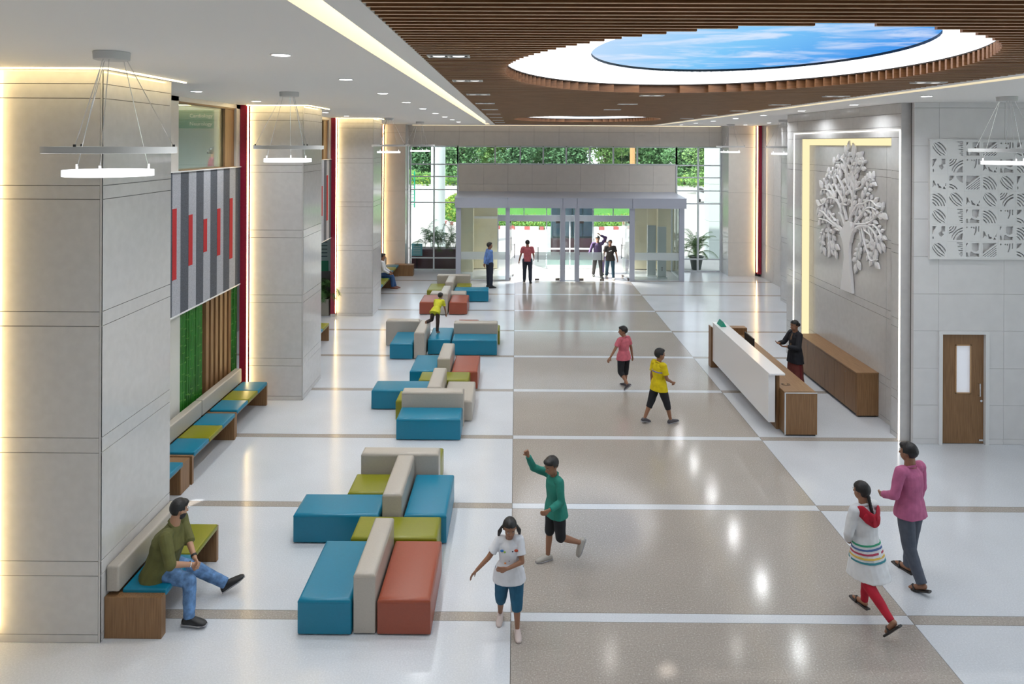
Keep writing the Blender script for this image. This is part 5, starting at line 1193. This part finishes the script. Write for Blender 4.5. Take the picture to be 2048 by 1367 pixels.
# --- woman with braid
t, J, D = person('woman in white kurta, red scarf and red leggings walking away', 4.12, 8.22, 24, 1.56, skinm,
    dict(thR=(10, 3), thL=(-22, 6), knR=0, knL=34, ftL=-50, lean=5, uaR=(22, 14), faR=(34, 18), uaL=(10, 14), faL=(40, -30), head=(4, 6, 0), curl=.9),
    (cloth('white_cotton', (.74, .75, .78), .8, .05), 'long', .20), (cloth('red_cotton', (.45, .008, .03)), 'leggings', 1.0), (mat('black_sandal', (.02, .017, .017), .5), 'sandal'), 'braid', vox=.0075, female=True)
h_ = 1.56
def dup_(b):
    P0, S0_, F0, U0 = D['P'], D['S'], D['Fw'], D['U']
    pts = [P0+U0*.27*h_+S0_*.075*h_-F0*.062*h_, P0+U0*.235*h_+S0_*.03*h_-F0*.088*h_, P0+U0*.215*h_-F0*.094*h_, P0+U0*.25*h_-S0_*.05*h_-F0*.078*h_, P0+U0*.29*h_-S0_*.078*h_-F0*.04*h_]
    for p, q in zip(pts, pts[1:]): _caps(b, p, q, .036*h_, .036*h_, sc=(1.2, .35), ax=U0)
part(t, 'scarf', MAT['red_cotton'], dup_)
def kr(z, k_):   # kurta half width / depth at height z*h_ over the hips
    A_ = [(-.20, (.133 if k_ == 0 else .097*1.48), 1.3), (.02, .108 if k_ == 0 else .076, 1), (.10, .080 if k_ == 0 else .064, 1)]
    for (z0, r0, c0), (z1, r1, c1) in zip(A_, A_[1:]):
        if z <= z1: u_ = (z-z0)/(z1-z0); return (r0+(r1-r0)*u_)*h_+.012*(c0+(c1-c0)*u_)+.004
    return .095*h_
for i, (nm, cc_) in enumerate((('band_green', (.05, .35, .2)), ('band_blue', (.08, .15, .35)), ('band_red', (.45, .05, .1)), ('band_yellow', (.75, .5, .1)), ('band_teal', (.05, .25, .3)))):
    zz = .045-.028*i
    part(t, 'kurta_band', mat(nm, cc_, .8), lambda b, zz=zz: _loft(b, [(D['P']+D['U']*(zz-.006)*h_, D['S'], D['Fw'], kr(zz-.006, 0), kr(zz-.006, 1)), (D['P']+D['U']*(zz+.006)*h_, D['S'], D['Fw'], kr(zz+.006, 0), kr(zz+.006, 1))]))
q_ = t.matrix_basis @ Vector((0, 0, 0)); wR = Matrix.Rotation(math.radians(24), 3, 'Z') @ (J['wrR']+J['hdR']*.07)+Vector((4.12, 8.22, 0))
tp_ = thing('folded_paper', 'pale yellow folded paper carried in the right hand of the woman', 'paper', tuple(wR))
k = B()
for i, (dx_, dy_) in enumerate(((0, 0), (.025, .01), (-.02, .015))):
    k.poly([(wR.x-.03+dx_, wR.y+dy_, wR.z+.05), (wR.x+.03+dx_, wR.y+dy_, wR.z+.05), (wR.x+.06+dx_*2, wR.y+dy_-.01, wR.z-.22), (wR.x+.01+dx_*2, wR.y+dy_-.01, wR.z-.26)], (.003, .006, 0))
k.build('sheet', mat('pale_yellow_paper', (.72, .70, .38), .7), tp_)
# --- man in pink shirt walking away at right
t, J, D = person('man in magenta-pink shirt and grey trousers walking away at the lower right', 5.02, 8.92, 26, 1.74, skinm,
    dict(thR=(8, 3), thL=(-10, 4), knR=0, knL=16, ftL=-22, uaR=(4, 12), faR=(20, 8), uaL=(4, 16), faL=(66, -20), head=(4, 8, 0), curl=.6),
    (cloth('magenta_pink_cotton', (.50, .13, .27)), 'long', .045), (cloth('grey_twill', (.085, .10, .135)), 'long', 1.05), (MAT['black_sandal'], 'sandal'), 'short', vox=.0075)
# --- receptionist
t, J, D = person('receptionist in black blazer and maroon sari standing behind the white desk', 6.22, 15.6, 104, 1.62, skinm,
    dict(uaR=(10, 10), uaL=(10, 10), wrR=(.10, .34, 1.10), wrL=(-.12, .30, 1.08), head=(6, 6, 0), curl=.45, hdirR=(-.3, .9, .2), hdirL=(.3, .9, 0), pnR=(-.5, 0, .8), pnL=(.5, 0, .8)),
    (cloth('navy_black_blazer', (.012, .014, .022)), 'long', .10), (cloth('maroon_sari', (.16, .035, .028)), 'skirt', 1.0), (MAT['black_sandal'], 'flat'), 'bun', vox=.008, female=True, extra={'collar': True})
part(t, 'blouse_front', cloth('brown_gold_blouse', (.20, .12, .07)), lambda b: _loft(b, [(D['P']+D['U']*.10*1.62+D['Fw']*.03*1.62, D['S'], D['Fw'], .030*1.62, .048*1.62), (D['P']+D['U']*.24*1.62+D['Fw']*.03*1.62, D['S'], D['Fw'], .030*1.62, .040*1.62), (D['P']+D['U']*.295*1.62+D['Fw']*.015*1.62, D['S'], D['Fw'], .028*1.62, .032*1.62)]))
part(t, 'name_badge', MAT['white_paint'], lambda b: _loft(b, [(D['P']+D['U']*.085*1.62+D['Fw']*.088*1.62-D['S']*.02, D['S'], D['Fw'], .022, .004), (D['P']+D['U']*.115*1.62+D['Fw']*.088*1.62-D['S']*.02, D['S'], D['Fw'], .022, .004)]), smooth=False)
part(t, 'sari_pleat', mat('crimson_pleat', (.17, .015, .02), .7), lambda b: _caps(b, D['P']-D['U']*.02+D['S']*-.165, Vector((-.22, -.02, .05)), .018, .022))
# --- guard
t, J, D = person('guard in blue shirt and dark trousers standing with hands behind his back', -1.0, 26.78, -66, 1.74, skinm,
    dict(uaR=(-28, 22), uaL=(-28, 22), wrR=(.03, -.20, .93), wrL=(-.03, -.20, .90), poleR=(1, -.6, -.2), poleL=(-1, -.6, -.2), head=(0, -4, 0), lean=-2),
    (cloth('sky_blue_shirt', (.14, .27, .62)), 'long', .0), (cloth('dark_navy_trousers', (.018, .025, .045)), 'long', 1.08), (MAT['black_shoe'], 'shoe'), 'short', vox=.010)
part(t, 'tie', MAT['dark_navy_trousers'], lambda b: (_caps(b, D['neck']+D['Fw']*.085-D['U']*.03, D['P']+D['U']*.12+D['Fw']*.138, .015, .028, sc=(1, .4), ax=D['S']), _caps(b, D['P']+D['U']*.12+D['Fw']*.138, D['P']+D['U']*.06+D['Fw']*.14, .028, .008, sc=(1, .4), ax=D['S'])))
# --- man in salmon shirt at the doors
person('man in salmon short-sleeved shirt and navy trousers walking out through the doors', .46, 27.85, 0, 1.70, skinm,
    dict(thR=(-8, 2), thL=(10, 2), knR=12, knL=0, ftR=-16, uaL=(4, 16), faL=(8, 14), uaR=(6, 12), faR=(50, 4)),
    (cloth('salmon_cotton', (.50, .12, .14)), 'short', .02), (MAT['dark_navy_trousers'], 'long', 1.1), (MAT['black_shoe'], 'shoe'), 'short', vox=.010)
# --- three walkers coming in
person('man in dark purple shirt coming in with one hand on his head', 3.38, 29.0, 184, 1.74, skinm,
    dict(thR=(-9, 3), thL=(12, 3), knR=14, knL=2, uaR=(6, 22), faR=(16, 18), wrL=(-.10, .06, 1.74), poleL=(-1, .2, .35), hdirL=(.6, -.2, .6), head=(8, 0, 0)),
    (cloth('dark_purple_shirt', (.07, .035, .12)), 'long', .05), (cloth('charcoal_trousers', (.05, .045, .05)), 'long', 1.1), (MAT['black_shoe'], 'shoe'), 'short', vox=.011)
person('person in pale shirt and violet trousers hidden between the two men coming in', 3.78, 29.75, 186, 1.62, skinm,
    dict(thR=(8, 3), thL=(-8, 3), knL=10), (cloth('pale_grey_shirt', (.55, .56, .58)), 'long', .05), (cloth('violet_trousers', (.18, .13, .35)), 'long', 1.1), (MAT['black_shoe'], 'shoe'), 'short', vox=.011)
t, J, D = person('youth in dark T-shirt and blue jeans coming in through the doors', 3.86, 28.68, 176, 1.62, skinm,
    dict(thR=(-10, 4), thL=(12, 3), knR=16, knL=2, uaR=(6, 16), faR=(30, 8), uaL=(4, 14), faL=(22, 10)),
    (cloth('dark_brown_tee', (.035, .028, .026)), 'short', .05), (cloth('dark_teal_jeans', (.03, .08, .12)), 'long', 1.0), (MAT['grey_white_shoe'], 'shoe'), 'short', vox=.011)
part(t, 'shirt_print', MAT['white_paint'], lambda b: _caps(b, D['P']+D['U']*.31+D['Fw']*.125+D['S']*.05, D['P']+D['U']*.34+D['Fw']*.122-D['S']*.05, .02, .012, sc=(1, .4), ax=D['U']))
# --- child climbing on the ottomans
t, J, D = person('child in yellow top climbing on the ottomans', -2.16, 18.86, -20, 1.12, skinm,
    dict(lean=46, thR=(-6, 4), thL=(10, 16), knR=4, knL=98, ftL=-70, uaR=(50, 14), faR=(60, 6), uaL=(60, 12), faL=(80, 6), head=(-10, 0, 0), curl=.4),
    (cloth('lemon_yellow_cotton', (.62, .60, .03)), 'short', .07), (cloth('dark_brown_leggings', (.05, .03, .025)), 'long', .95), None, 'boy', vox=.009, z0=.41, child=True)
# --- seated visitor behind the farthest column
person('visitor in white shirt and jeans sitting behind the farthest left column', -5.04, 26.2, -84, 1.68, skinm,
    dict(pelvis=.585, lean=4, thR=(84, 4), thL=(76, 6), knR=80, knL=60, uaR=(20, 10), faR=(60, -10), uaL=(20, 10), faL=(60, -10)),
    (MAT['white_cotton'], 'long', .03), (cloth('dark_blue_denim', (.03, .085, .22)), 'long', 1.1), (mat('brown_shoe', (.16, .05, .03), .5), 'shoe'), 'short', vox=.010)
# --- figure in the upper corridor
person('person in maroon top behind the upper corridor window', -7.12, 16.4, -60, 1.62, skinm, dict(), (cloth('maroon_top', (.16, .01, .03)), 'long', .08), (MAT['charcoal_trousers'], 'long', 1.1), (MAT['black_shoe'], 'shoe'), 'bun', vox=.012, z0=3.78, female=True)
